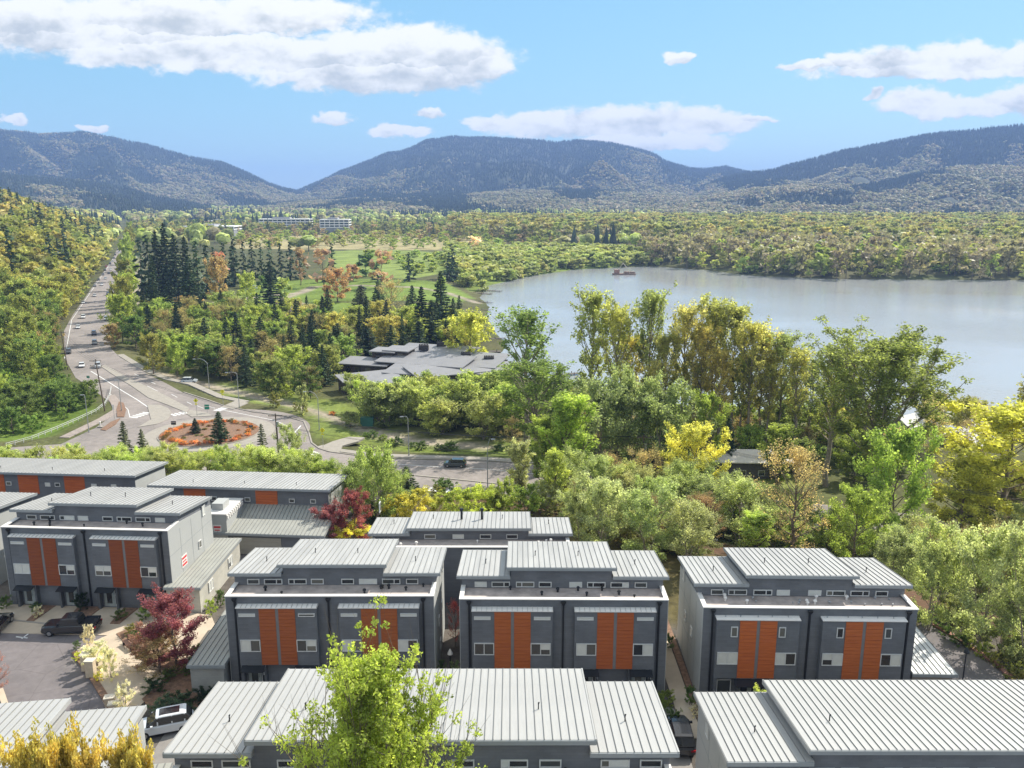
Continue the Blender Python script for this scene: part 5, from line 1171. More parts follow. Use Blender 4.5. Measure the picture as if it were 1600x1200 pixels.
def spec_mesh(kind, lod, var):
    S = SPEC[kind]; key = (lod, var)
    if key in S['cache']: return S['cache'][key]
    n, ls, cr = S['lod'][lod]; kw = dict(S['kw']); seed = hash_(kind)+var*17
    if S['fn'] is make_deciduous:
        kw.update(leaves=n, lsize=ls, crad=cr)
        if lod == 'low': kw.update(nb=max(8, kw['nb']//3), sub=2, seg=3, twig=False, tubes=True)
        if lod == 'mid': kw.update(seg=4)
        m, V, F = make_deciduous(seed, H=S['H'], **kw)
    else:
        kw.update(leaves=n, lsize=ls)
        if lod == 'low': kw['dens'] = .32
        m, V, F = make_conifer(seed, H=S['H'], tubes=lod != 'low', **kw)
        if lod == 'low': m.tube([(0,0,-.4),(0,0,S['H']*.9)], [.3,.05], 3, caps=False)
    rr = np.hypot(V[:, 0], V[:, 1]); fw = S['W']/2/np.percentile(rr, 95); fh = S['H']/np.percentile(V[:, 2], 99.7)
    V = V*np.array([fw, fw, fh]); m.v = [(a*fw, b*fw, c*fh) for a, b, c in m.v]
    if lod == 'low':
        v = list(m.v)+[tuple(p) for p in V]; nb = len(m.v); f = list(m.f)+[tuple(int(q)+nb for q in r) for r in F]
        me = bpy.data.meshes.new(kind+'_tree'); me.from_pydata(v, [], f); me.materials.append(S['bark']); me.materials.append(LEAF_FAR if S['leaf'] is LEAF else NEEDLE)
        mi = np.zeros(len(f), np.int32); mi[len(m.f):] = 1; me.polygons.foreach_set('material_index', mi); me.update(); out = (None, me)
    else:
        out = (m.mesh('trunk', S['bark'], True), mesh_np('crown', V, F, S['leaf']))
    S['cache'][key] = out; return out
def hash_(s): return sum(ord(c)*(i+3) for i, c in enumerate(s))*7
NAME = dict(bigwood='cottonwood_tree', cottonwood='cottonwood_tree', poplar='poplar_tree', broadleaf='broadleaf_tree', alder='alder_tree', shrub='shrub', bare='budding_tree', fir='fir_tree', cypress='cypress_tree')
CAT = dict(shrub='shrub')
COUNT = {}
def plant(kind, x, y, z, h, w, col, label, group=None, lod=None, var=None, rnd=random, name=None, cat=None):
    S = SPEC[kind]; d = math.hypot(x, y)
    lod = lod or ('hi' if d < 175 else 'mid' if d < 480 else 'low')
    v = rnd.randrange(S['n']) if var is None else var
    tr, cr = spec_mesh(kind, lod, v); nm = name or NAME[kind]; ct = cat or CAT.get(kind, 'tree')
    COUNT[nm] = COUNT.get(nm, 0)+1; rz = rnd.random()*6.283
    sc = (w/S['W'], w/S['W'], h/S['H'])
    if lod == 'low':
        o = link(nm, cr, None, (x, y, z), rz); o.scale = sc; o.color = (*col, 1); tag(o, label, ct, group); return o
    r = empty(nm, (x, y, z), rz, label, ct, group); r.scale = sc
    a = link('trunk', tr, r); b = link('crown', cr, r); b.color = (*col, 1)
    return r
GD = np.exp(np.linspace(math.log(35), math.log(3200), 520))
def ground_at(px, py):
    """first point where the line of sight through a photo pixel meets the land"""
    u, v = uv_of(px, py); zl = land_z(u*GD, GD); k = np.nonzero(CAMZ+v*GD <= zl)[0]
    y = float(GD[k[0]]) if len(k) else 3000.0
    if len(k) and k[0] > 0:
        i = k[0]; a = CAMZ+v*GD[i-1]-zl[i-1]; b_ = CAMZ+v*GD[i]-zl[i]; y = float(GD[i-1]+(GD[i]-GD[i-1])*a/(a-b_))
    x = u*y; return x, y, land1(x, y)
# palettes (leaf base colours)
YG = (.17,.21,.028); BR = (.15,.195,.022); GR = (.075,.115,.022); OL = (.15,.145,.03); GO = (.27,.25,.03); PALE = (.205,.225,.11); SAGE = (.16,.18,.08); OR = (.23,.145,.075); RB = (.18,.12,.08)
BROWN = (.20,.145,.075); TAN = (.24,.19,.09); DK = (.022,.042,.02); DK2 = (.032,.058,.022); RED = (.16,.035,.035); PINK = (.26,.08,.09); WHITEF = (.40,.39,.38); YEL = (.42,.38,.02); LIME = (.22,.25,.04)
RT = random.Random(5)
def jit(c, a=.14, rnd=RT): k = rnd.uniform(1-a, 1+a); return tuple(max(.004, v*k*rnd.uniform(.94, 1.06)) for v in c)
def T(kind, px, pb, pt, wpx, col, label, group=None, z=None, var=None, name=None, cat=None, lod=None):
    """tree with its foot at pixel (px, pb) of the photo, its top at row pt and crown wpx wide, set on the land"""
    if z is None: x, y, z = ground_at(px, pb)
    else: x, y = pix(px, pb, z)
    h = top_z(x, y, px, pt)-z; w = .9*wpx/FPX*math.hypot(y*.976+(CAMZ-z)*.2175, 0)
    return plant(kind, x, y, z-.1, max(h, .8), w, jit(col, .05), label, group, None if lod is None else lod, var, RT, name, cat)
# --- the near tall tree in front of the second block
T_hero = dict(H=21)
m, V, F = make_deciduous(93, H=25.0, R=7.6, cb=.22, ang=33, up=.75, nb=110, sub=11, leaves=90000, lsize=.095, crad=.42, prof='cone', trunk_r=.24, seg=5, twig=True)
hx, hy, hz = -6.55, 34.2, 18.0
r = empty('poplar_tree', (hx, hy, hz), 2.1, 'tall yellow green tree before the second townhouse block, its leaves before facade and roof', 'tree')
link('trunk', m.mesh('trunk', BARK, True), r); c = link('crown', mesh_np('crown', V, F, LEAF), r); c.color = (.22,.26,.02,1)
k = (top_z(hx, hy, 590, 948)-hz)/V[:, 2].max(); r.scale = (k, k, k)
# golden budding tops along the bottom left
for (px, pt, dy, w, lab) in ((28,1152,0,3.0,'golden leafed tree top, leftmost at the bottom edge'), (66,1172,-.8,2.2,'short golden tree top between the two leftmost ones'), (97,1136,.4,2.6,'golden leafed tree top before the tilted pale roof, tallest of the row'), (138,1160,-.3,2.6,'golden leafed tree top, third tall one from the left corner'), (182,1150,.3,2.6,'golden leafed tree top below the white wing'), (212,1158,0,2.4,'golden leafed tree top, rightmost of the row by the white wing')):
    y = 33.5+dy; vv = uv_of(px, pt)[1]; tz = CAMZ+vv*y; x = (px-800)/FPX*(y*.976+(CAMZ-tz)*.2175)
    plant('poplar', x, y, 19, tz-19, w*.62, jit((.26,.20,.03), .08), lab, 'golden tree tops in the bottom left corner', 'hi', None, RT)
x, y = pix(1188, 1140, 21); plant('poplar', x, y, 18, top_z(x, y, 1185, 1078)-18, 1.9, LIME, 'small lime green tree tip in front of the right block door', None, 'hi')
x, y = pix(1380, 1230, 22); plant('poplar', x, y, 14, top_z(x, y, 1380, 1192)-14, 1.4, LIME, 'lime green tree tip at the bottom edge of the right front roof', None, 'hi')
# --- court and gardens
T('broadleaf', 276, 1045, 922, 100, (.17,.038,.075), 'dark red plum tree in the court, the taller and redder one', 'purple leaved plum trees', z=PZ+.2, var=0, name='plum_tree')
T('broadleaf', 242, 1040, 975, 78, (.17,.08,.075), 'lower plum tree with sparser reddish brown leaves, left of the dark red one', 'purple leaved plum trees', z=PZ+.2, var=1, name='plum_tree')
T('bare', 250, 1052, 990, 110, BROWN, 'thin brown leafed small tree spreading under the plum trees', z=PZ+.2, var=0)
T('bare', -2, 1085, 1015, 40, PINK, 'pink flowering branches at the left edge of the parking court', z=PZ, name='plum_tree')
T('bare', 712, 1010, 935, 26, (.30,.03,.06), 'crimson leafed small tree between the second and third blocks', z=PZ, name='plum_tree')
for (px, pb, pt, w, lab) in ((140,1012,974,26,'white flowering shrub beside the black pickup'), (152,1040,1004,60,'spreading white flowering shrub behind the tall pillars'), (196,1108,1066,38,'white flowering small tree at the low pillars'), (174,1060,1010,30,'thin white flowering tree standing in the plaza bed'), (1086,1118,1098,24,'white flowering bush left of the right front roof'), (60,964,946,20,'pale shrub between the front doors of the leftmost block')):
    T('shrub', px, pb, pt, w*.85, WHITEF, lab, z=PZ+.1, name='flowering_shrub')
gs = [(122,1030,1020,16,YEL),(154,1062,1054,16,YEL),(120,1012,1004,14,GR),(212,1000,985,26,GR),(205,990,975,24,OL),(228,1000,984,22,GR),(240,1080,1060,40,DK2),(265,1060,1045,30,GR),(285,1100,1082,44,DK2),(262,1110,1090,60,(.07,.11,.06)),(300,1050,1030,40,GR),(320,1095,1075,40,DK),(340,1100,1080,36,DK2),(300,1120,1104,40,DK2),(335,1060,1036,36,GR),(310,1030,1006,30,GR),(232,1035,1022,20,DK),
      (56,952,942,22,GR),(128,952,925,26,DK),(188,966,952,24,GR),(228,968,945,26,GR),(10,950,930,22,GR),(330,960,935,20,LIME),(345,945,920,20,GR),(1040,1100,1078,34,BR),(1052,1130,1108,30,GR),(1078,1100,1070,20,GR),(1030,1110,1085,26,BR),(715,1075,1035,34,(.12,.16,.06)),(1045,1012,990,20,GR),(428,1040,1012,26,DK2),(955,1070,1052,24,DK2),(690,1060,1030,20,GR)]
def ordn(k): k += 1; return '%d%s' % (k, 'th' if 10 < k % 100 < 14 else {1:'st',2:'nd',3:'rd'}.get(k % 10, 'th'))
for i, (px, pb, pt, w, c) in enumerate(gs):
    where = 'in the beds by the plum trees' if px < 360 and pb > 970 else 'before the leftmost block' if px < 360 else 'by the right block walkway' if px > 1000 else 'at the foot of the middle blocks'
    T('shrub', px, pb, pt, w, c, 'small %s shrub %s, %s from the left' % ({YEL:'yellow',GR:'green',DK2:'dark green',DK:'nearly black green',OL:'olive',BR:'bright green',LIME:'lime green'}.get(c, 'grey green'), where, ordn(sum(1 for q in gs if q[0] < px or (q[0] == px and q[1] < pb)))), 'garden shrubs '+where, z=PZ+.15)
for (px, pb, pt, w, c) in [(1445,975,955,26,LIME),(1470,985,962,30,GR),(1482,1000,978,26,GR),(1500,1012,990,30,GR),(1514,1015,995,24,LIME),(1535,1030,1004,26,LIME),(1558,1045,1018,30,OL),(1585,1065,1036,36,OL),(1600,1080,1050,36,OL),(1460,965,945,30,GR),(1490,975,955,30,GR),(1520,990,968,30,GR)]:
    T('shrub', px, pb, pt, w, c, 'rounded %s shrub along the right hand lane' % {LIME:'lime green',GR:'green',OL:'olive'}[c], 'shrubs along the right hand lane', z=PZ-.3)
# --- roundabout
T('cypress', 344, 690, 643, 31, DK2, 'larger dark conifer on the roundabout island', z=RZ+.2, name='conifer'); T('cypress', 306, 677, 653, 17, DK, 'smaller dark conifer on the roundabout island', z=RZ+.2, name='conifer')
FL = spec_mesh('shrub', 'mid', 0)
for i in range(64):
    a = 2*PI*i/64+RT.uniform(-.03,.03); rr = 9.7+RT.uniform(-1.1,.7)
    if abs(math.sin(a)) > .97 and a > PI: pass
    plant('shrub', RC[0]+rr*math.cos(a), RC[1]+rr*math.sin(a), RZ+.2, RT.uniform(.45,.9), RT.uniform(.9,1.8), jit(RT.choice([(.38,.13,.02),(.42,.16,.02),(.30,.10,.03),(.16,.11,.03)]), .25), 'low orange flowering shrub in the ring round the roundabout island', 'orange flowering shrubs ringing the roundabout', 'mid', name='azalea')
for i in range(26):
    a = RT.random()*6.28; rr = RT.uniform(2.5,8); plant('shrub', RC[0]+rr*math.cos(a), RC[1]+rr*math.sin(a), RZ+.2, RT.uniform(.3,.6), RT.uniform(.7,1.2), jit((.22,.10,.04) if RT.random() < .6 else (.14,.16,.04), .2), 'small brownish plant on the roundabout mulch', 'plants on the roundabout mulch', 'mid', name='azalea')
x, y, z = ground_at(519, 648); plant('shrub', x, y, z, .9, 2.0, (.42,.15,.015), 'small orange flowering shrub on the verge', None, 'mid', name='azalea')
# --- verge and single trees round the roundabout
for a in [('broadleaf',240,585,521,46,OL,'small round olive leafed street tree, the left of the pair by the parkway'),('broadleaf',277,590,534,32,YG,'small dense round yellow green tree, the right of the pair by the parkway'),
          ('shrub',431,636,612,20,OL,'upright bush on the verge'),('shrub',474,648,600,22,PALE,'thin pale young tree behind the verge lamp'),('shrub',547,668,642,34,SAGE,'large rounded green shrub on the verge'),('shrub',463,642,628,12,OL,'small dark bush, left of the pair on the verge'),('shrub',477,645,630,12,OL,'small dark bush, right of the pair on the verge'),
          ('cypress',636,778,728,46,(.05,.075,.03),'broad dark conifer in front of the crossing bars'),('cypress',583,818,780,22,DK2,'narrow dark conifer right of the red tree'),
          ('broadleaf',515,850,790,66,(.22,.065,.10),'pinkish red leafed tree, the left of the pair by the garages'),('broadleaf',555,845,766,62,(.18,.04,.065),'deep red leafed tree, the right of the pair by the garages'),
          ('shrub',548,850,818,74,YEL,'yellow flowering shrub at the feet of the red trees'),('shrub',618,812,772,64,(.31,.29,.03),'golden yellow shrub behind the back block, left one of three'),('shrub',652,814,764,72,(.33,.30,.03),'golden yellow shrub behind the back block, middle one of three'),('shrub',684,812,776,54,(.28,.28,.03),'golden yellow shrub behind the back block, right one of three'),('shrub',716,812,764,66,(.24,.28,.025),'lime yellow shrub behind the back block, left one of three'),('shrub',748,814,758,76,(.26,.29,.025),'lime yellow shrub behind the back block, middle and tallest of three'),('shrub',780,810,770,58,(.23,.26,.03),'lime yellow shrub behind the back block, right one of three'),
          ('alder',590,820,694,84,(.15,.20,.05),'tall soft green tree right of the long garage block'),('alder',560,800,715,66,(.14,.185,.055),'soft green tree just behind the long garage block'),('alder',616,800,735,60,(.15,.19,.06),'smaller soft green tree before the crossing'),('alder',322,748,702,70,LIME,'light green bushy tree directly below the roundabout'),('alder',352,750,706,60,(.2,.24,.05),'light green bush right of the one directly below the roundabout'),('fir',198,725,658,30,(.09,.10,.045),'dark conifer tip above the hedge left of the roundabout'),('fir',225,722,670,26,(.10,.12,.05),'smaller conifer tip above the hedge left of the roundabout'),('fir',412,728,662,28,(.09,.105,.05),'dark conifer above the hedge right of the roundabout'),('alder',455,730,665,48,PALE,'thin pale tree above the hedge beside the utility pole'),
          ('poplar',868,800,704,42,LIME,'slim lime green poplar standing alone at the road'),('poplar',812,790,688,44,PALE,'slim tree with sparse pale leaves by the road'),('shrub',790,802,748,44,LIME,'bright lime shrub at the foot of the pale tree'),('shrub',822,806,755,56,YG,'yellow green shrub right of the lime one'),('shrub',772,806,766,40,OL,'olive shrub beside the street lamp'),
          ('alder',940,865,742,100,PALE,'large pale grey green tree, leftmost of the row behind the centre block'),('alder',1010,880,752,100,(.19,.22,.10),'large pale grey green tree in the middle of the row behind the centre block'),('alder',1075,890,775,90,PALE,'pale grey green tree at the right of the row behind the centre block'),('alder',905,850,760,50,SAGE,'narrow sage green tree at the fence behind the back block'),
          ('broadleaf',1082,800,660,108,(.31,.29,.035),'round golden tree standing above the others right of the road'),('bare',1003,805,697,80,TAN,'wide tan budding tree before the dark willows'),('bare',955,800,705,50,BROWN,'brown budding tree left of the tan one'),
          ('bare',1235,880,690,120,TAN,'large tan budding tree right of the shed'),('poplar',1215,760,662,60,YG,'yellow green tree right beside the shed'),('broadleaf',1385,890,664,128,BR,'vivid green tree in front of the tallest shore tree'),('broadleaf',1330,900,760,100,BR,'vivid green lower tree left of the vivid green one'),
          ('bigwood',1365,790,508,205,(.13,.155,.035),'tallest dark green cottonwood on the right, spreading against the lake'),('cottonwood',1290,760,540,90,(.15,.17,.03),'olive cottonwood left of the tallest one'),
          ('broadleaf',1560,830,630,230,(.27,.25,.022),'big golden yellow tree at the right edge of the picture'),('broadleaf',1500,830,700,130,(.25,.235,.03),'lower golden tree left of the big golden one'),('cottonwood',1602,760,582,70,OL,'olive cottonwood cut by the right edge'),('bare',1522,740,628,50,TAN,'thin budding tree standing against the water'),
          ('poplar',1182,870,800,56,LIME,'lime green young tree just behind the right block roof'),('poplar',1240,872,815,40,YG,'yellow green young tree behind the right block roof'),
          ('alder',1450,985,822,95,(.18,.205,.085),'pale green tree at the wooded edge, nearest the right block'),('alder',1530,1010,815,120,(.21,.23,.12),'large whitish green tree at the wooded edge'),('alder',1600,1040,830,115,(.20,.215,.11),'whitish green tree cut by the right edge of the picture'),('alder',1400,940,830,80,SAGE,'sage green tree behind the corner of the right block'),
          ('broadleaf',735,590,486,76,(.26,.235,.03),'round yellow tree between the lodge and the lake'),('cypress',872,690,568,34,DK,'small dark conifer at the shore right of the lodge'),
          ('cottonwood',822,690,476,92,(.12,.155,.04),'tall cottonwood standing alone against the lake left of the grove'),('cottonwood',838,745,560,120,(.105,.15,.025),'broad green cottonwood below the lone one'),('poplar',885,790,615,84,(.19,.235,.022),'bright yellow green poplar like tree in front of the willows'),('poplar',850,780,650,50,YG,'narrow yellow green tree by the road wires'),
          ('alder',945,750,585,130,(.12,.15,.07),'large grey green willow, the left one of the dark pair'),('alder',1035,750,600,130,(.115,.145,.06),'large grey green willow, the right one of the dark pair'),('broadleaf',1098,740,612,70,BR,'vivid green tree right of the willows'),('alder',985,740,572,90,(.17,.185,.09),'pale topped willow between the dark pair'),
          ('cypress',1135,740,650,34,DK,'dark conifer low between grove trunks')]:
    T(*a)
cw = [(925,690,447,80),(962,700,470,70),(985,690,520,60),(1010,695,450,62),(1035,700,520,56),(1062,695,470,74),(1092,705,500,60),(1108,695,461,72),(1140,700,468,84),(1165,710,500,66),(1185,705,512,70),(1212,705,514,76),(1238,715,540,56),(1020,705,560,50),(1120,712,540,60),(1080,700,560,54),(1155,706,555,50),(1196,712,560,50),(1300,700,560,60),(1262,705,560,54)]
cc = [(.18,.20,.06),(.235,.225,.06),(.265,.23,.055),(.155,.175,.06),(.225,.215,.06),(.25,.23,.08),(.25,.22,.055),(.20,.205,.06)]
for i, (px, pb, pt, w) in enumerate(cw):
    T('cottonwood', px, pb, pt, w*.88, cc[i % 8], '%s tall cottonwood in the lakeside grove, %s' % (['olive green','golden olive','golden','dark olive','olive gold','pale gold','golden brown','green olive'][i % 8], '%s from the left' % ['first','second','third','fourth','fifth','sixth','seventh','eighth','ninth','tenth','eleventh','twelfth','last but one','shorter front','shorter front','shorter front','shorter front','shorter front','near the tallest tree','near the tallest tree'][i]), 'tall cottonwoods of the lakeside grove')
for a in [('alder',556,622,580,44,(.17,.19,.07),'pale green tree covering the left end of the lodge roofs'),('alder',640,640,590,60,(.18,.205,.07),'pale green tree before the middle of the lodge roofs'),('broadleaf',668,640,584,50,(.20,.20,.04),'yellow green tree before the lodge roofs'),('alder',720,650,592,70,(.18,.21,.08),'pale green tree before the right part of the lodge roofs')]: T(*a)
# --- conifers and coloured park trees
FIRS = [(225,470,372,36),(238,476,366,34),(252,480,362,36),(266,478,350,40),(280,482,366,38),(296,478,370,34),(312,470,376,36),(326,466,382,32),(270,512,440,40),(300,492,400,36),(244,500,400,32),(352,446,378,26),(368,448,372,26),(383,450,376,22),(396,440,374,24),(410,440,380,20),(425,482,412,36),(424,440,376,24),(440,442,380,22),(455,438,378,22),(470,436,380,22),(520,440,378,26),(365,440,384,22),(337,452,386,22),
                        (107,444,360,30),(84,442,362,28),(96,436,372,24),(20,440,355,40),(707,438,386,34),(640,440,394,24),(645,500,446,28),(690,530,425,46),(675,545,470,50),(660,530,448,36),(410,565,495,36),(432,562,506,30),(530,570,505,44),(575,560,512,46),(612,560,508,36),(655,562,502,44),(395,575,530,30),(702,440,394,24),(590,440,408,24),(548,566,520,36),(770,640,600,30)]
ORDW = ['first','second','third','fourth','fifth','sixth','seventh','eighth','ninth','tenth','eleventh','twelfth','thirteenth','fourteenth','fifteenth','sixteenth','seventeenth','eighteenth','nineteenth','twentieth']
def fir_place(px, pb): return 'in the dense clump right of the parkway' if 215 < px < 335 else 'in the row on the park lawn' if 335 < px < 530 and pb < 490 else 'on the slope left of the parkway' if px < 120 else 'among the trees near the lodge' if pb > 495 else 'standing near the lake marsh'
FK = {}
for (px, pb, pt, w) in sorted(FIRS):
    pl = fir_place(px, pb); k = FK.get(pl, 0); FK[pl] = k+1
    T('fir', px, pb, pt, w, DK if RT.random() < .6 else DK2, 'dark fir, %s from the left %s' % (ORDW[k], pl), 'dark firs '+pl)
T('cypress', 592, 495, 440, 32, DK2, 'dense dark green cone shaped conifer on the park lawn'); T('cypress', 565, 495, 446, 38, (.06,.06,.03), 'olive brown conifer left of the dense dark cone')
for a in [('broadleaf',342,478,400,40,OR,'orange leafed tree right of the fir clump'),('bare',470,446,386,34,RB,'rust coloured tree at the right of the fir row'),('bare',506,448,384,46,(.22,.13,.09),'wide pinkish rust tree on the lawn'),('broadleaf',528,472,418,48,(.25,.14,.085),'orange tree by the pale path'),('broadleaf',552,440,412,28,(.23,.12,.07),'small round rust tree behind the orange one'),('bare',596,450,386,46,(.23,.14,.09),'tall reddish tree left of the lone fir'),
          ('bare',612,500,436,50,TAN,'leafless tan tree beside the dense cone'),('bare',345,450,392,30,(.3,.1,.08),'pink budding tree among the firs'),('cottonwood',742,400,368,22,(.5,.4,.33),'pale pink blossoming tree in the far thicket'),('broadleaf',572,432,396,40,(.06,.10,.03),'green round tree behind the rust ones'),
          ('broadleaf',388,478,425,36,LIME,'light green tree on the lawn'),('broadleaf',445,470,432,30,YG,'small light green tree left of the path'),('broadleaf',412,470,430,24,GR,'small green tree on the lawn'),('broadleaf',355,500,455,60,(.16,.19,.05),'wide soft green tree below the fir clump'),('broadleaf',240,500,468,44,(.28,.24,.04),'small golden tree below the fir clump'),('broadleaf',292,492,462,50,(.30,.19,.10),'pinkish tan tree below the fir clump'),
          ('broadleaf',690,470,430,20,YG,'small light tree at the upper dock')]:
    T(*a)
for (px, pb, pt, w, c) in [(200,440,378,30,YG),(197,470,404,34,OL),(194,500,430,38,OL),(192,535,458,54,YG),(205,520,462,44,(.13,.17,.04)),(178,545,505,30,BROWN),(203,415,362,24,YG),(205,395,352,20,OL),(213,545,492,50,GR),(201,425,368,26,YG),(205,380,345,16,YG),(206,455,395,30,YG),(203,488,425,34,YG),(206,405,357,22,OL)]:
    T('broadleaf', px, pb, pt, w, c, 'tree in the strip right of the parkway, %s of the strip counted from the roundabout' % ORDW[sorted([545,545.1,535,520,500,488,470,455,440,425,415,405,395,380,545.2], reverse=True).index(pb) if pb != 545 else (0 if px < 200 else 1)], 'trees lining the right side of the parkway')
# --- scattered woods
PTS = []   # x, y, kind, h, w, colour, label, group
AVOID = [(ROADN, 3), (ROADE, 3), (LAKE, 0), (PAD, 1.5)]
LODGE = [(p[0], p[1]) for p in prt]
LM = [('the lodge', *P5(670,560,6)), ('the roundabout', *RC), ('the lone lakeside cottonwood', *P5(822,690,5)), ('the round golden tree', *P5(1082,800,6)), ('the low shed', *P5(1168,733,6)), ('the tallest dark cottonwood', *P5(1365,790,6)),
      ('the vivid green tree', *P5(1385,890,8)), ('the big golden tree', *P5(1560,830,6)), ('the whitish green tree', *P5(1530,1010,14)), ('the right block', 30, 76), ('the green cabinet', *P5(574,664,6)), ('the guardrail', *P5(100,670,7)), ('the leaning pole', *P5(164,642,7)),
      ('the dark pole', *P5(106,577,7)), ('the tan house', *P5(420,500,5)), ('the round street trees', *P5(258,588,6)), ('the yellow tree by the lodge', *P5(735,590,5)), ('the dense dark cone', *P5(592,495,5)), ('the fir clump', *P5(275,480,5)), ('the long garage block', -35, 112), ('the parkway median', *P5(200,590,7)), ('the grey green willows', *P5(990,750,6))]
SEENL = {}
def landmark(x, y, h, h0, h1, desc, name):
    if math.hypot(x, y) > 520: return desc+' '+name
    lm = min(LM, key=lambda q: math.hypot(q[1]-x, q[2]-y)); dx, dy = x-lm[1], y-lm[2]; d = math.hypot(dx, dy)
    size = 'tall' if h > h0+(h1-h0)*.66 else 'low' if h < h0+(h1-h0)*.33 else ''
    near = 'just ' if d < 14 else 'well ' if d > 38 else ''
    w = ('right of' if dx > 0 else 'left of') if abs(dx) > abs(dy)*1.3 else ('behind' if dy > 0 else 'in front of') if abs(dy) > abs(dx)*1.3 else (('behind and ' if dy > 0 else 'before and ')+('right of' if dx > 0 else 'left of'))
    lab = ' '.join((('' if desc.startswith('tall') or desc.startswith('low') else size)+' '+desc+' '+near+w+' '+lm[0]).split()); SEENL.setdefault(lab, []).append((d, round(x, 2), round(y, 2))); return lab
def zone(name, P, spacing, mix, zg=5, avoid=True, seed=0, tall=1.0, sl=0):
    rnd = random.Random(seed+11); W = PP(P, zg); xs = [p[0] for p in W]; ys = [p[1] for p in W]
    A = (max(xs)-min(xs))*(max(ys)-min(ys)); n = int(A/(spacing*spacing)); rg = np.random.default_rng(seed+5)
    X = rg.uniform(min(xs), max(xs), n); Y = rg.uniform(min(ys), max(ys), n); ok = poly_sd(X, Y, W) < 0
    if avoid:
        for Q, m in AVOID: ok &= poly_sd(X, Y, Q) > m
        ok &= np.hypot(X-RC[0], Y-RC[1]) > 27
        for (a, b) in LODGE: ok &= np.hypot(X-a, Y-b) > 11
        sx, sy = P5(1168, 745, 5); ok &= ~((np.abs(X-sx) < 8) & (Y > sy-20) & (Y < sy+8))
        for (a, w_) in PATHS: ok &= line_dist(X, Y, PP(a, 5)) > w_*.5+1.5
    X, Y = X[ok], Y[ok]; Z = land_z(X, Y); keep = []
    cell = {}
    for i in range(len(X)):
        c = (int(X[i]//(spacing*.62)), int(Y[i]//(spacing*.62)))
        if c in cell: continue
        cell[c] = 1; keep.append(i)
    tot = sum(m[0] for m in mix)
    for i in keep:
        q = rnd.random()*tot
        for m in mix:
            q -= m[0]
            if q <= 0: break
        _, kind, h0, h1, asp, cols, desc = m
        h = rnd.uniform(h0, h1)*tall; PTS.append((X[i], Y[i], Z[i], kind, h, h*asp*rnd.uniform(.85, 1.15), jit(rnd.choice(cols), .16, rnd), landmark(X[i], Y[i], h, h0, h1, desc, name), name))
zone('on the bank below the roundabout', [(-60,716),(0,706),(120,702),(260,716),(400,722),(500,716),(590,730),(600,775),(470,775),(250,752),(-60,748)], 3.4, [(5,'alder',3.8,7.4,.85,[(.22,.25,.07),(.21,.24,.08),(.19,.22,.06),(.23,.25,.09)],'light green bushy tree'),(.5,'shrub',3,5,.9,[OL,GR],'green shrub')], zg=12, seed=1)
zone('left of the guardrail', [(-80,560),(90,566),(120,604),(158,640),(80,676),(0,694),(-80,700)], 4.6, [(3,'shrub',2.5,5,1.05,[GR,BR,(.12,.17,.03)],'green shrub'),(2,'broadleaf',5,9,.8,[GR,(.10,.14,.03),YG],'green leafy tree')], seed=2)
zone('at the left edge above the guardrail', [(-120,500),(85,505),(96,560),(60,600),(-120,600)], 7, [(3,'broadleaf',12,20,.62,[(.12,.15,.03),GR,(.15,.17,.035)],'tall olive green tree'),(1,'bare',10,15,.6,[BROWN],'brown budding tree')], seed=3)
zone('on the slope left of the parkway', [(-200,430),(150,428),(130,460),(95,512),(-200,512)], 7.2, [(5,'broadleaf',11,19,.7,[(.20,.20,.035),(.15,.17,.035),OL,(.24,.21,.04)],'olive gold tree'),(1,'shrub',4,7,1.1,[LIME,BR],'bright green shrub')], seed=4)
zone('on the upper slope left of the parkway', [(-260,366),(184,366),(160,420),(148,432),(-260,432)], 12, [(6,'broadleaf',13,20,.8,[(.24,.215,.045),(.2,.20,.04),(.26,.22,.06),(.17,.19,.04)],'golden olive tree'),(2,'fir',18,26,.35,[DK,DK2],'dark fir')], seed=5)
zone('in the wood between parkway and lodge', [(222,500),(340,505),(470,512),(520,525),(560,560),(520,600),(540,645),(470,632),(400,612),(330,598),(300,588),(236,560),(222,520)], 6.6, [(4,'broadleaf',8,13,.8,[(.13,.17,.035),YG,(.17,.19,.05),GR],'green leafy tree'),(1.2,'fir',12,17,.36,[DK,DK2],'dark fir'),(1.6,'bare',9,13,.7,[(.19,.16,.07),(.17,.15,.06)],'brown budding tree'),(1,'shrub',3,5,1.1,[LIME,GR],'green shrub')], seed=6)
zone('in the park wood behind the lodge', [(430,505),(640,505),(720,500),(735,545),(560,545),(440,530)], 8.5, [(4,'broadleaf',8,13,.85,[(.20,.22,.035),YG,(.24,.21,.05),(.19,.2,.045)],'yellow green leafy tree'),(1,'fir',12,18,.34,[DK,DK2],'dark fir')], seed=7)
zone('in the belt between lodge and road', [(525,628),(600,640),(700,640),(790,632),(800,692),(700,692),(600,676),(560,655)], 5.6, [(4,'alder',7.5,12,.85,[(.16,.195,.06),(.19,.22,.075),(.14,.17,.05),(.2,.23,.05)],'pale green bushy tree'),(1,'broadleaf',8,11,.75,[(.20,.24,.03),(.12,.15,.03)],'bright green leafy tree'),(.5,'bare',8,10,.7,[BROWN],'brown budding tree')], seed=8)
zone('under the trees along the right hand road', [(560,676),(700,692),(860,696),(960,716),(960,735),(840,716),(640,704),(570,696)], 3.6, [(1,'shrub',1.2,2.6,1.4,[GR,(.06,.10,.025),BR],'low green shrub')], seed=9)
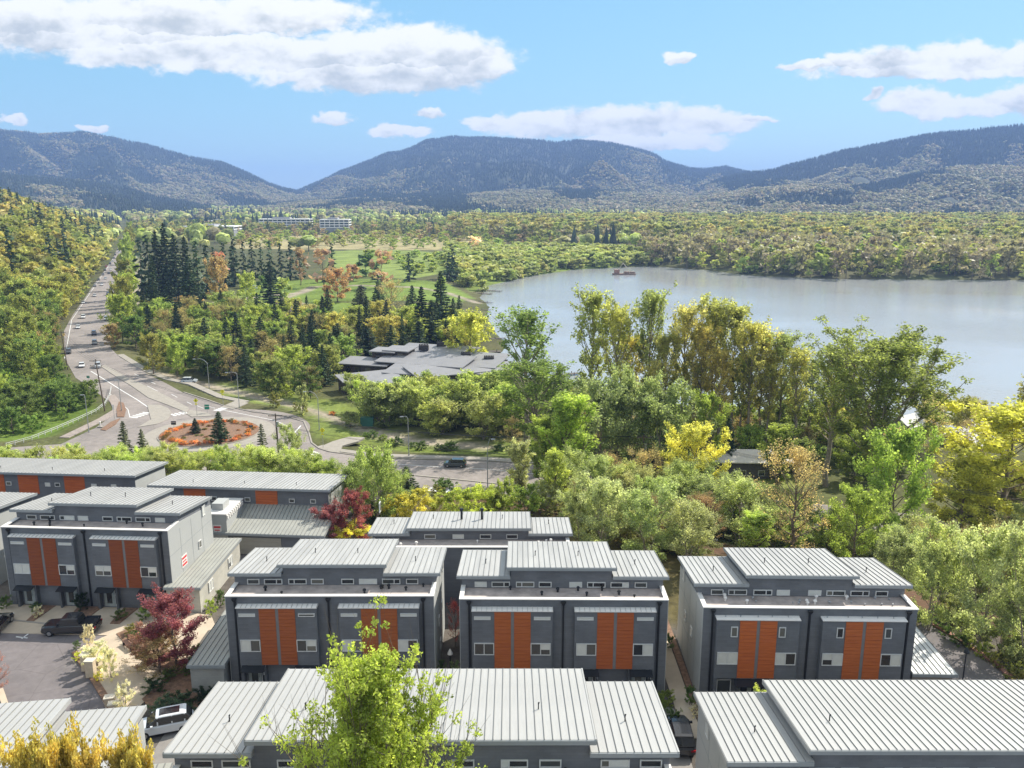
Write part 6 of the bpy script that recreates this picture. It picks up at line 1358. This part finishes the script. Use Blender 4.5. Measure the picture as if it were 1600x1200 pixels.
zone('in the woods below the lakeside grove', [(790,640),(900,655),(1000,665),(1130,676),(1260,680),(1400,690),(1430,760),(1200,772),(1150,735),(1000,752),(860,718),(800,700)], 7.0, [(3,'broadleaf',7,12,.8,[GR,(.12,.15,.035),YG,BR],'green leafy tree'),(1.5,'shrub',3,5,1.1,[(.15,.19,.05),LIME],'light green shrub'),(1,'bare',7,11,.7,[BROWN,TAN],'brown budding tree')], seed=10)
zone('in the woods right of the townhouses', [(1150,812),(1300,800),(1420,770),(1640,740),(1720,860),(1720,1120),(1640,1090),(1500,980),(1440,935),(1300,870),(1180,862),(1080,830)], 4.9, [(4,'alder',5.5,9.5,.8,[(.18,.205,.085),(.20,.22,.10),(.17,.19,.085),(.16,.185,.06)],'pale green bushy tree'),(1.6,'broadleaf',7,11,.7,[BR,YG,(.14,.19,.03)],'vivid green tree'),(1.2,'bare',8,12,.7,[BROWN,TAN],'brown budding tree')], zg=10, seed=11)
zone('on the bank behind the centre blocks', [(850,812),(900,800),(960,800),(1100,815),(1140,850),(1100,870),(960,850),(880,840)], 3.8, [(2,'shrub',1.5,3.2,1.2,[(.16,.15,.03),OL,GR],'low olive shrub'),(1,'bare',4,7,.8,[(.2,.13,.07)],'reddish brown budding shrub')], zg=13, seed=12)
zone('behind the centre blocks beside the road', [(860,790),(900,740),(1130,760),(1180,820),(1150,868),(1100,880),(960,862),(880,850)], 5.2, [(4,'alder',7.5,11.5,.8,[PALE,(.185,.22,.085),SAGE],'pale grey green bushy tree'),(1,'shrub',2.5,4,1.1,[OL,GR],'olive shrub')], zg=10, seed=19)
zone('on the bank behind the back block', [(800,800),(860,790),(985,812),(1090,850),(1130,870),(1050,872),(960,850),(900,845),(893,815),(830,800)], 2.3, [(3,'shrub',1.2,2.6,1.4,[(.17,.17,.05),OL,(.17,.13,.06),GR],'low olive shrub'),(1,'alder',4,6.5,.85,[PALE,SAGE],'pale green young tree')], zg=PZ, avoid=False, seed=20)
zone('on the bank above the crossing', [(600,775),(700,778),(840,788),(880,800),(860,806),(640,806),(590,800)], 2.6, [(2,'shrub',1.3,2.6,1.3,[YG,OL,GR],'green bank shrub')], zg=15, avoid=False, seed=23)
zone('beyond the right hand lane', [(1450,950),(1490,950),(1560,985),(1640,1010),(1720,1100),(1640,1110),(1570,1045),(1500,1000)], 2.6, [(3,'shrub',1.5,3.5,1.2,[GR,SAGE,(.15,.17,.05)],'green shrub')], zg=PZ-1, avoid=False, seed=22)
zone('on the right near shore', [(1440,640),(1640,650),(1660,730),(1500,735),(1430,700)], 9, [(2,'bare',7,12,.6,[BROWN,TAN],'thin brown tree'),(1,'broadleaf',7,11,.8,[OL],'olive tree')], seed=13)
zone('in the bright willow thicket by the marsh', [(700,388),(800,392),(900,390),(1000,396),(1010,412),(900,419),(830,427),(760,444),(720,440),(700,420)], 8.6, [(6,'shrub',7,11,1.25,[(.20,.225,.055),(.18,.205,.05),(.23,.24,.07)],'bright green willow bush')], seed=14)
zone('on the marsh meadow', [(560,400),(700,398),(710,430),(660,436),(600,412)], 17, [(3,'shrub',4,8,1.3,[LIME,(.19,.23,.05)],'bright green willow bush')], seed=15)
zone('along the far lake shore', [(1000,398),(1100,400),(1300,406),(1600,406),(1700,408),(1700,438),(1600,437),(1300,434.5),(1180,429),(1100,420.5),(1020,414.5)], 9.5, [(4,'bare',18,27,.6,[(.18,.155,.10),(.165,.14,.09),(.19,.175,.09)],'brown budding shore tree'),(3,'broadleaf',12,21,.8,[YG,(.21,.22,.05),LIME],'yellow green shore tree'),(2,'shrub',5,8,1.3,[LIME,(.16,.2,.04)],'bright green shore bush')], seed=16)
zone('on the tan marsh', [(360,362),(560,362),(760,370),(900,384),(760,392),(560,390),(370,390)], 24, [(3,'broadleaf',8,13,1.1,[LIME,YG,(.2,.2,.05)],'yellow green marsh tree'),(2,'shrub',4,8,1.4,[LIME,(.2,.2,.06)],'low marsh willow'),(1,'bare',10,14,.9,[BROWN],'brown marsh tree')], seed=21)
zone('in the valley forest', [(700,352),(1000,352),(1720,352),(1740,407),(1300,405),(1000,397),(1000,385),(850,384),(700,374)], 15, [(4,'cottonwood',22,30,.5,[(.20,.2,.05),(.17,.19,.05),(.23,.2,.06)],'olive forest tree'),(3,'bare',18,25,.6,[(.18,.155,.105),(.165,.145,.09)],'brown forest tree'),(.35,'fir',18,25,.34,[DK,DK2],'dark fir'),(2.5,'broadleaf',16,23,.9,[(.20,.22,.06),(.19,.20,.055)],'yellow green forest tree')], seed=17)
zone('in the trees round the park', [(210,356),(400,358),(560,356),(700,356),(700,374),(560,364),(380,368),(330,376),(216,380)], 14, [(4,'broadleaf',13,20,.85,[(.17,.19,.05),YG,(.15,.16,.05),(.22,.2,.06)],'olive park tree'),(1,'fir',18,26,.32,[DK,DK2],'dark fir'),(1,'bare',13,18,.7,[BROWN],'brown tree')], seed=18)
ORDL = ['nearest','second nearest','third nearest','fourth nearest','fifth nearest','sixth nearest','seventh nearest','eighth nearest','ninth nearest','tenth nearest','eleventh nearest','twelfth nearest','thirteenth nearest','fourteenth nearest','fifteenth nearest']
RANK = {}
for lab, v in SEENL.items():
    if len(v) > 1:
        for i, (d, x, y) in enumerate(sorted(v)): RANK[(x, y)] = ORDL[i] if i < len(ORDL) else None
for i, p in enumerate(PTS):
    k = RANK.get((round(p[0], 2), round(p[1], 2)))
    if k:
        lab = p[7]+', '+k+' to it'
        if len(lab.split()) <= 16: PTS[i] = p[:7]+(lab, p[8])
# sort by how large they show, first 290 of a kind stay individuals, the rest becomes woodland
PTS.sort(key=lambda p: math.hypot(p[0], p[1])/p[4])
REST = {}
rr_ = random.Random(3)
KMAX = {}
for p in PTS:
    x, y, z, kind, h, w, col, desc, zn = p
    nm = NAME[kind]
    vis = abs(x)/max(y, 1) < .66
    if vis and COUNT.get(nm, 0) < 290: plant(kind, x, y, z-.15, h, w, col, desc, 'trees '+zn if kind != 'shrub' else 'shrubs '+zn, None, None, rr_)
    else:
        d = math.hypot(x, y); lod = 'hi' if d < 150 else 'mid' if d < 420 else 'low'
        REST.setdefault((kind, lod), []).append((x, y, z-.15, h, w, col))
print('planted', COUNT, {k: len(v) for k, v in REST.items()})
# --- instanced woodland beyond counting
def proto(kind, lod, var=0):
    tr, cr = spec_mesh(kind, lod, var); S = SPEC[kind]
    if tr is None: me = cr
    else:
        n0 = len(tr.vertices); v = np.empty(n0*3, np.float32); tr.vertices.foreach_get('co', v); v2 = np.empty(len(cr.vertices)*3, np.float32); cr.vertices.foreach_get('co', v2)
        V = np.concatenate([v, v2]).reshape(-1, 3); ft = [tuple(p.vertices) for p in tr.polygons]; k = np.empty(len(cr.loops), np.int32); cr.loops.foreach_get('vertex_index', k); k = k.reshape(-1, 4)+n0
        F = np.concatenate([np.array([f for f in ft if len(f) == 4]), k]); mi = np.zeros(len(F), np.int32); mi[len([f for f in ft if len(f) == 4]):] = 1
        me = mesh_np(kind, V, F, [S['bark'], S['leaf']], midx=mi)
    return bpy.data.objects.new(kind+'_source', me)
def scatter(name, label, src, pts, H, W, parent_kind='stuff'):
    """pts: (x,y,z,h,w,(r,g,b)) -> one object of instanced trees"""
    n = len(pts)
    me = bpy.data.meshes.new(name); me.vertices.add(n); me.vertices.foreach_set('co', np.array([p[:3] for p in pts], np.float32).ravel())
    a = me.attributes.new('size', 'FLOAT_VECTOR', 'POINT'); a.data.foreach_set('vector', np.array([(p[4]/W, p[4]/W, p[3]/H) for p in pts], np.float32).ravel())
    a = me.attributes.new('turn', 'FLOAT_VECTOR', 'POINT'); a.data.foreach_set('vector', np.array([(0, 0, (i*2.399) % 6.283) for i in range(n)], np.float32).ravel())
    a = me.attributes.new('tint', 'FLOAT_COLOR', 'POINT'); a.data.foreach_set('color', np.array([(*p[5], 1) for p in pts], np.float32).ravel())
    o = tag(link(name, me), label, kind='stuff')
    g = bpy.data.node_groups.new(name+'_nodes', 'GeometryNodeTree'); g.interface.new_socket('Geometry', in_out='INPUT', socket_type='NodeSocketGeometry'); g.interface.new_socket('Geometry', in_out='OUTPUT', socket_type='NodeSocketGeometry')
    N = g.nodes; L = g.links; gi = N.new('NodeGroupInput'); go = N.new('NodeGroupOutput'); ip = N.new('GeometryNodeInstanceOnPoints'); oi = N.new('GeometryNodeObjectInfo'); oi.inputs['Object'].default_value = src; oi.inputs['As Instance'].default_value = True
    m2p = N.new('GeometryNodeMeshToPoints')
    def na(nm):
        q = N.new('GeometryNodeInputNamedAttribute'); q.data_type = 'FLOAT_VECTOR'; q.inputs['Name'].default_value = nm; return q.outputs['Attribute']
    L.new(gi.outputs[0], m2p.inputs[0]); L.new(m2p.outputs[0], ip.inputs['Points']); L.new(oi.outputs['Geometry'], ip.inputs['Instance'])
    L.new(na('turn'), ip.inputs['Rotation']); L.new(na('size'), ip.inputs['Scale']); L.new(ip.outputs[0], go.inputs[0])
    md = o.modifiers.new('scatter', 'NODES'); md.node_group = g
    return o
for (kind, lod), pts in REST.items():
    S = SPEC[kind]; scatter('woodland', 'distant %s trees of the woods and valley forest' % kind, proto(kind, lod), pts, S['H'], S['W'])
# ------------------------------------------------------------------ far valley forest and mountain forests
rg = np.random.default_rng(77)
def tiny_tree(kind, seed):
    rng = np.random.default_rng(seed)
    if kind == 'con':
        V = []; F = []
        m = MB()
        for (z0, z1, r) in ((.08,.62,.2),(.3,.84,.145),(.55,1.0,.09)):
            n0 = len(m.v); k = 6
            for j in range(k): a = 2*PI*j/k+rng.random()*.5; q = r*(.75+.5*rng.random()); m.v.append((math.cos(a)*q, math.sin(a)*q, z0+(rng.random()-.5)*.06))
            m.v.append((0, 0, z1)); 
            for j in range(k): m.f.append((n0+j, n0+(j+1) % k, n0+k))
        return m.mesh('conifer', NEEDLE)
    n = 46; g = rng.normal(size=(n, 3)); g /= np.linalg.norm(g, axis=1)[:, None]
    c = g*np.array([.33,.33,.30])*(.6+.4*rng.random((n, 1)))+np.array([0,0,.62])
    u = np.cross(g, rng.normal(size=(n, 3))); u /= np.linalg.norm(u, axis=1)[:, None]; v = np.cross(g, u)
    s = .17*(.7+.6*rng.random((n, 1))); t = g*s*.5
    V = np.stack([c-u*s-t*rng.random((n,1)), c+v*s*.8, c+u*s-t*rng.random((n,1)), c-v*s*.8], 1).reshape(-1, 3)
    V2 = np.concatenate([V, np.array([(-.02,0,0),(.02,0,0),(.015,0,.5),(-.015,0,.5)])]); F = np.arange(len(V2)).reshape(-1, 4)
    mi = np.zeros(len(F), np.int32); mi[-1] = 1
    return mesh_np('broadleaf', V2, F, [LEAF_FAR, BARK], midx=mi)
con = [bpy.data.objects.new('conifer_source', tiny_tree('con', s)) for s in (1, 2)]
dec = [bpy.data.objects.new('broadleaf_source', tiny_tree('dec', s)) for s in (3, 4)]
def forest(name, label, P, dark, h=(14, 24), pal=None, pscale=150.0):
    """P (n,3), dark (n,) bool -> conifer and broadleaf instances"""
    pal = pal or [(.19,.19,.06),(.16,.17,.055),(.22,.19,.08),(.17,.20,.06),(.20,.17,.09)]
    pal = np.array(pal)
    for which, srcs, lab in ((dark, con, 'dark conifers'), (~dark, dec, 'pale spring broadleaf trees')):
        Q = P[which]
        for i, s in enumerate(srcs):
            q = Q[i::len(srcs)]; n = len(q)
            if not n: continue
            H = rg.uniform(h[0], h[1], n)
            if srcs is con: H *= 1.15; W = H*rg.uniform(.8, 1.15, n); C = np.array([.020,.032,.020])*rg.uniform(.7, 1.5, (n, 1))
            else: W = H*rg.uniform(.85, 1.35, n); H *= .85; pi = np.clip((fbm(q[:, 0]/pscale, q[:, 1]/pscale, 91, 3)*1.9-.45+rg.normal(size=n)*.13)*len(pal), 0, len(pal)-.01).astype(int); C = pal[pi]*(rg.uniform(.8, 1.05, (n, 1)) if pscale > 200 else rg.uniform(1.0, 1.5, (n, 1))); H *= .55+.95*fbm(q[:, 0]/90, q[:, 1]/90, 93, 2)
            scatter(name, lab+' '+label, s, [(a[0], a[1], a[2]-.5, hh, ww, tuple(c)) for a, hh, ww, c in zip(q, H, W, C)], 1.0, 1.0)
def on_mountain(M, n, tmax=1.08):
    x, y, z, T = M['x'], M['y'], M['z'], M['T']; nr, na = x.shape
    k = int(np.searchsorted(T[:, 0], tmax)); k = min(k, nr-1)
    A = np.hypot(x[:k, 1:]-x[:k, :-1], y[:k, 1:]-y[:k, :-1])*np.hypot(y[1:k+1, :-1]-y[:k, :-1], z[1:k+1, :-1]-z[:k, :-1]); p = A.ravel()/A.sum()
    c = rg.choice(len(p), n, p=p); i, j = c//(na-1), c % (na-1); a = rg.random(n); b = rg.random(n)
    f = lambda q: (q[i, j]*(1-a)+q[i, j+1]*a)*(1-b)+(q[i+1, j]*(1-a)+q[i+1, j+1]*a)*b
    return f(x), f(y), f(z), f(T), f(M['U'])
spec = [(0, 34000, .62, 'on the left ridge'), (1, 46000, .70, 'on the domed mountain'), (2, 32000, .62, 'on the right ridge'), (3, 15000, .25, 'on the right foothills'), (4, 19000, .30, 'on the foothills below the domed mountain'), (5, 8000, .75, 'on the left spur')]
for (mi, n, dk, lab) in spec:
    x, y, z, T_, U_ = on_mountain(MT[mi], n)
    nz = fbm(U_*13+mi*3, T_*2.4+mi, 40+mi, 4)*2.3-.65+(T_-.5)*(.75 if mi != 0 else .35)  # conifers thicken upslope, their dark tone imitating cloud shadow on the ridges
    clear = fbm(U_*26+mi, T_*6, 60+mi, 3)
    dark = (nz+rg.normal(size=n)*.08) > (1.02-dk)
    keep = (clear < .72) | dark
    P = np.stack([x, y, z], 1)[keep]; big = 18 if mi < 3 else 15
    forest('mountain_forest', lab, P, dark[keep], (big*.75, big*1.2), [(.20,.18,.12),(.17,.175,.10),(.23,.19,.135),(.19,.19,.11),(.17,.15,.105)], 420.0)
# valley floor forest from the far shore to the foothills
n = 26000
X = rg.uniform(-2600, 2600, n); Y = rg.uniform(900, 4200, n)
ok = (np.abs(X)/Y < .75)
for (P, m) in ((PP([(700,352),(1000,352),(1720,352),(1740,407),(1300,405),(1000,397),(1000,385),(850,384),(700,374)], 5), 0), (PP([(360,364),(560,362),(760,370),(900,385),(760,394),(560,392),(370,392)], 5), 3), (PP([(520,385),(600,380),(700,386),(730,420),(640,436),(560,434),(510,420)], 5), 3), (PP([(200,356),(400,358),(560,356),(700,356),(700,374),(560,364),(380,368),(330,376),(200,380)], 5), 0), (LAKE, 4), (ROADN, 6)):
    ok &= poly_sd(X, Y, P) > m
for bx in [(405,484,353),(500,545,354),(285,365,357),(322,362,348)]:
    a = pix(bx[0]-3, bx[2], 7); b = pix(bx[1]+3, bx[2], 7); ok &= ~((X > a[0]-10) & (X < b[0]+30) & (Y > a[1]-330) & (Y < a[1]+60))
ex = np.interp(Y, [p[1] for p in LEFT_EDGE], [p[0] for p in LEFT_EDGE]); ex = np.where(Y > LEFT_EDGE[-1][1], LEFT_EDGE[-1][0]-(Y-LEFT_EDGE[-1][1])*.48, ex)
ok &= ~((X > ex-6) & (X < ex+26) & (Y < 2600))
ok &= fbm(X/140, Y/140, 55, 3) > .36
X, Y = X[ok], Y[ok]; Z = land_z(X, Y); cl = fbm(X/260, Y/260, 81, 3); dark = (cl+rg.normal(size=len(X))*.1) > .64
forest('valley_forest', 'on the valley floor', np.stack([X, Y, Z], 1), dark, (17, 28), [(.17,.15,.095),(.20,.19,.07),(.20,.21,.06),(.17,.20,.055),(.21,.24,.06),(.22,.22,.07),(.17,.15,.09)])
# hill left of the parkway
n = 9000; X = rg.uniform(-1500, -150, n); Y = rg.uniform(380, 1900, n)
ex = np.interp(Y, [p[1] for p in LEFT_EDGE], [p[0] for p in LEFT_EDGE]); ex = np.where(Y > LEFT_EDGE[-1][1], LEFT_EDGE[-1][0]-(Y-LEFT_EDGE[-1][1])*.48, ex)
ok = (X < ex-8) & (X > ex-420) & (X/Y > -.9) & ((Y > 700) | (X < ex-150)); X, Y, ex = X[ok], Y[ok], ex[ok]; Z = land_z(X, Y)
dark = (Z+rg.normal(size=len(Z))*9) > 52
forest('hillside_forest', 'on the hill left of the parkway', np.stack([X, Y, Z], 1), dark, (13, 19), [(.24,.215,.05),(.21,.205,.045),(.26,.22,.07),(.18,.19,.045)])
# ------------------------------------------------------------------ haze
hm = bpy.data.materials.new('haze_air'); hm.use_nodes = True; N = hm.node_tree.nodes; L = hm.node_tree.links
for q in list(N): N.remove(q)
o_ = N.new('ShaderNodeOutputMaterial'); pv = N.new('ShaderNodeVolumePrincipled'); pv.inputs['Color'].default_value = (.31,.48,.92,1); pv.inputs['Density'].default_value = HAZE_D; pv.inputs['Anisotropy'].default_value = .0
L.new(pv.outputs[0], o_.inputs['Volume'])
zmax = max(float(M['z'].max()) for M in MT)+60
hz = MB().box(-12500, 12500, -2100, 13500, -60, max(zmax, 300)).build('haze', hm); tag(hz, 'thin blue air over the valley', kind='stuff')
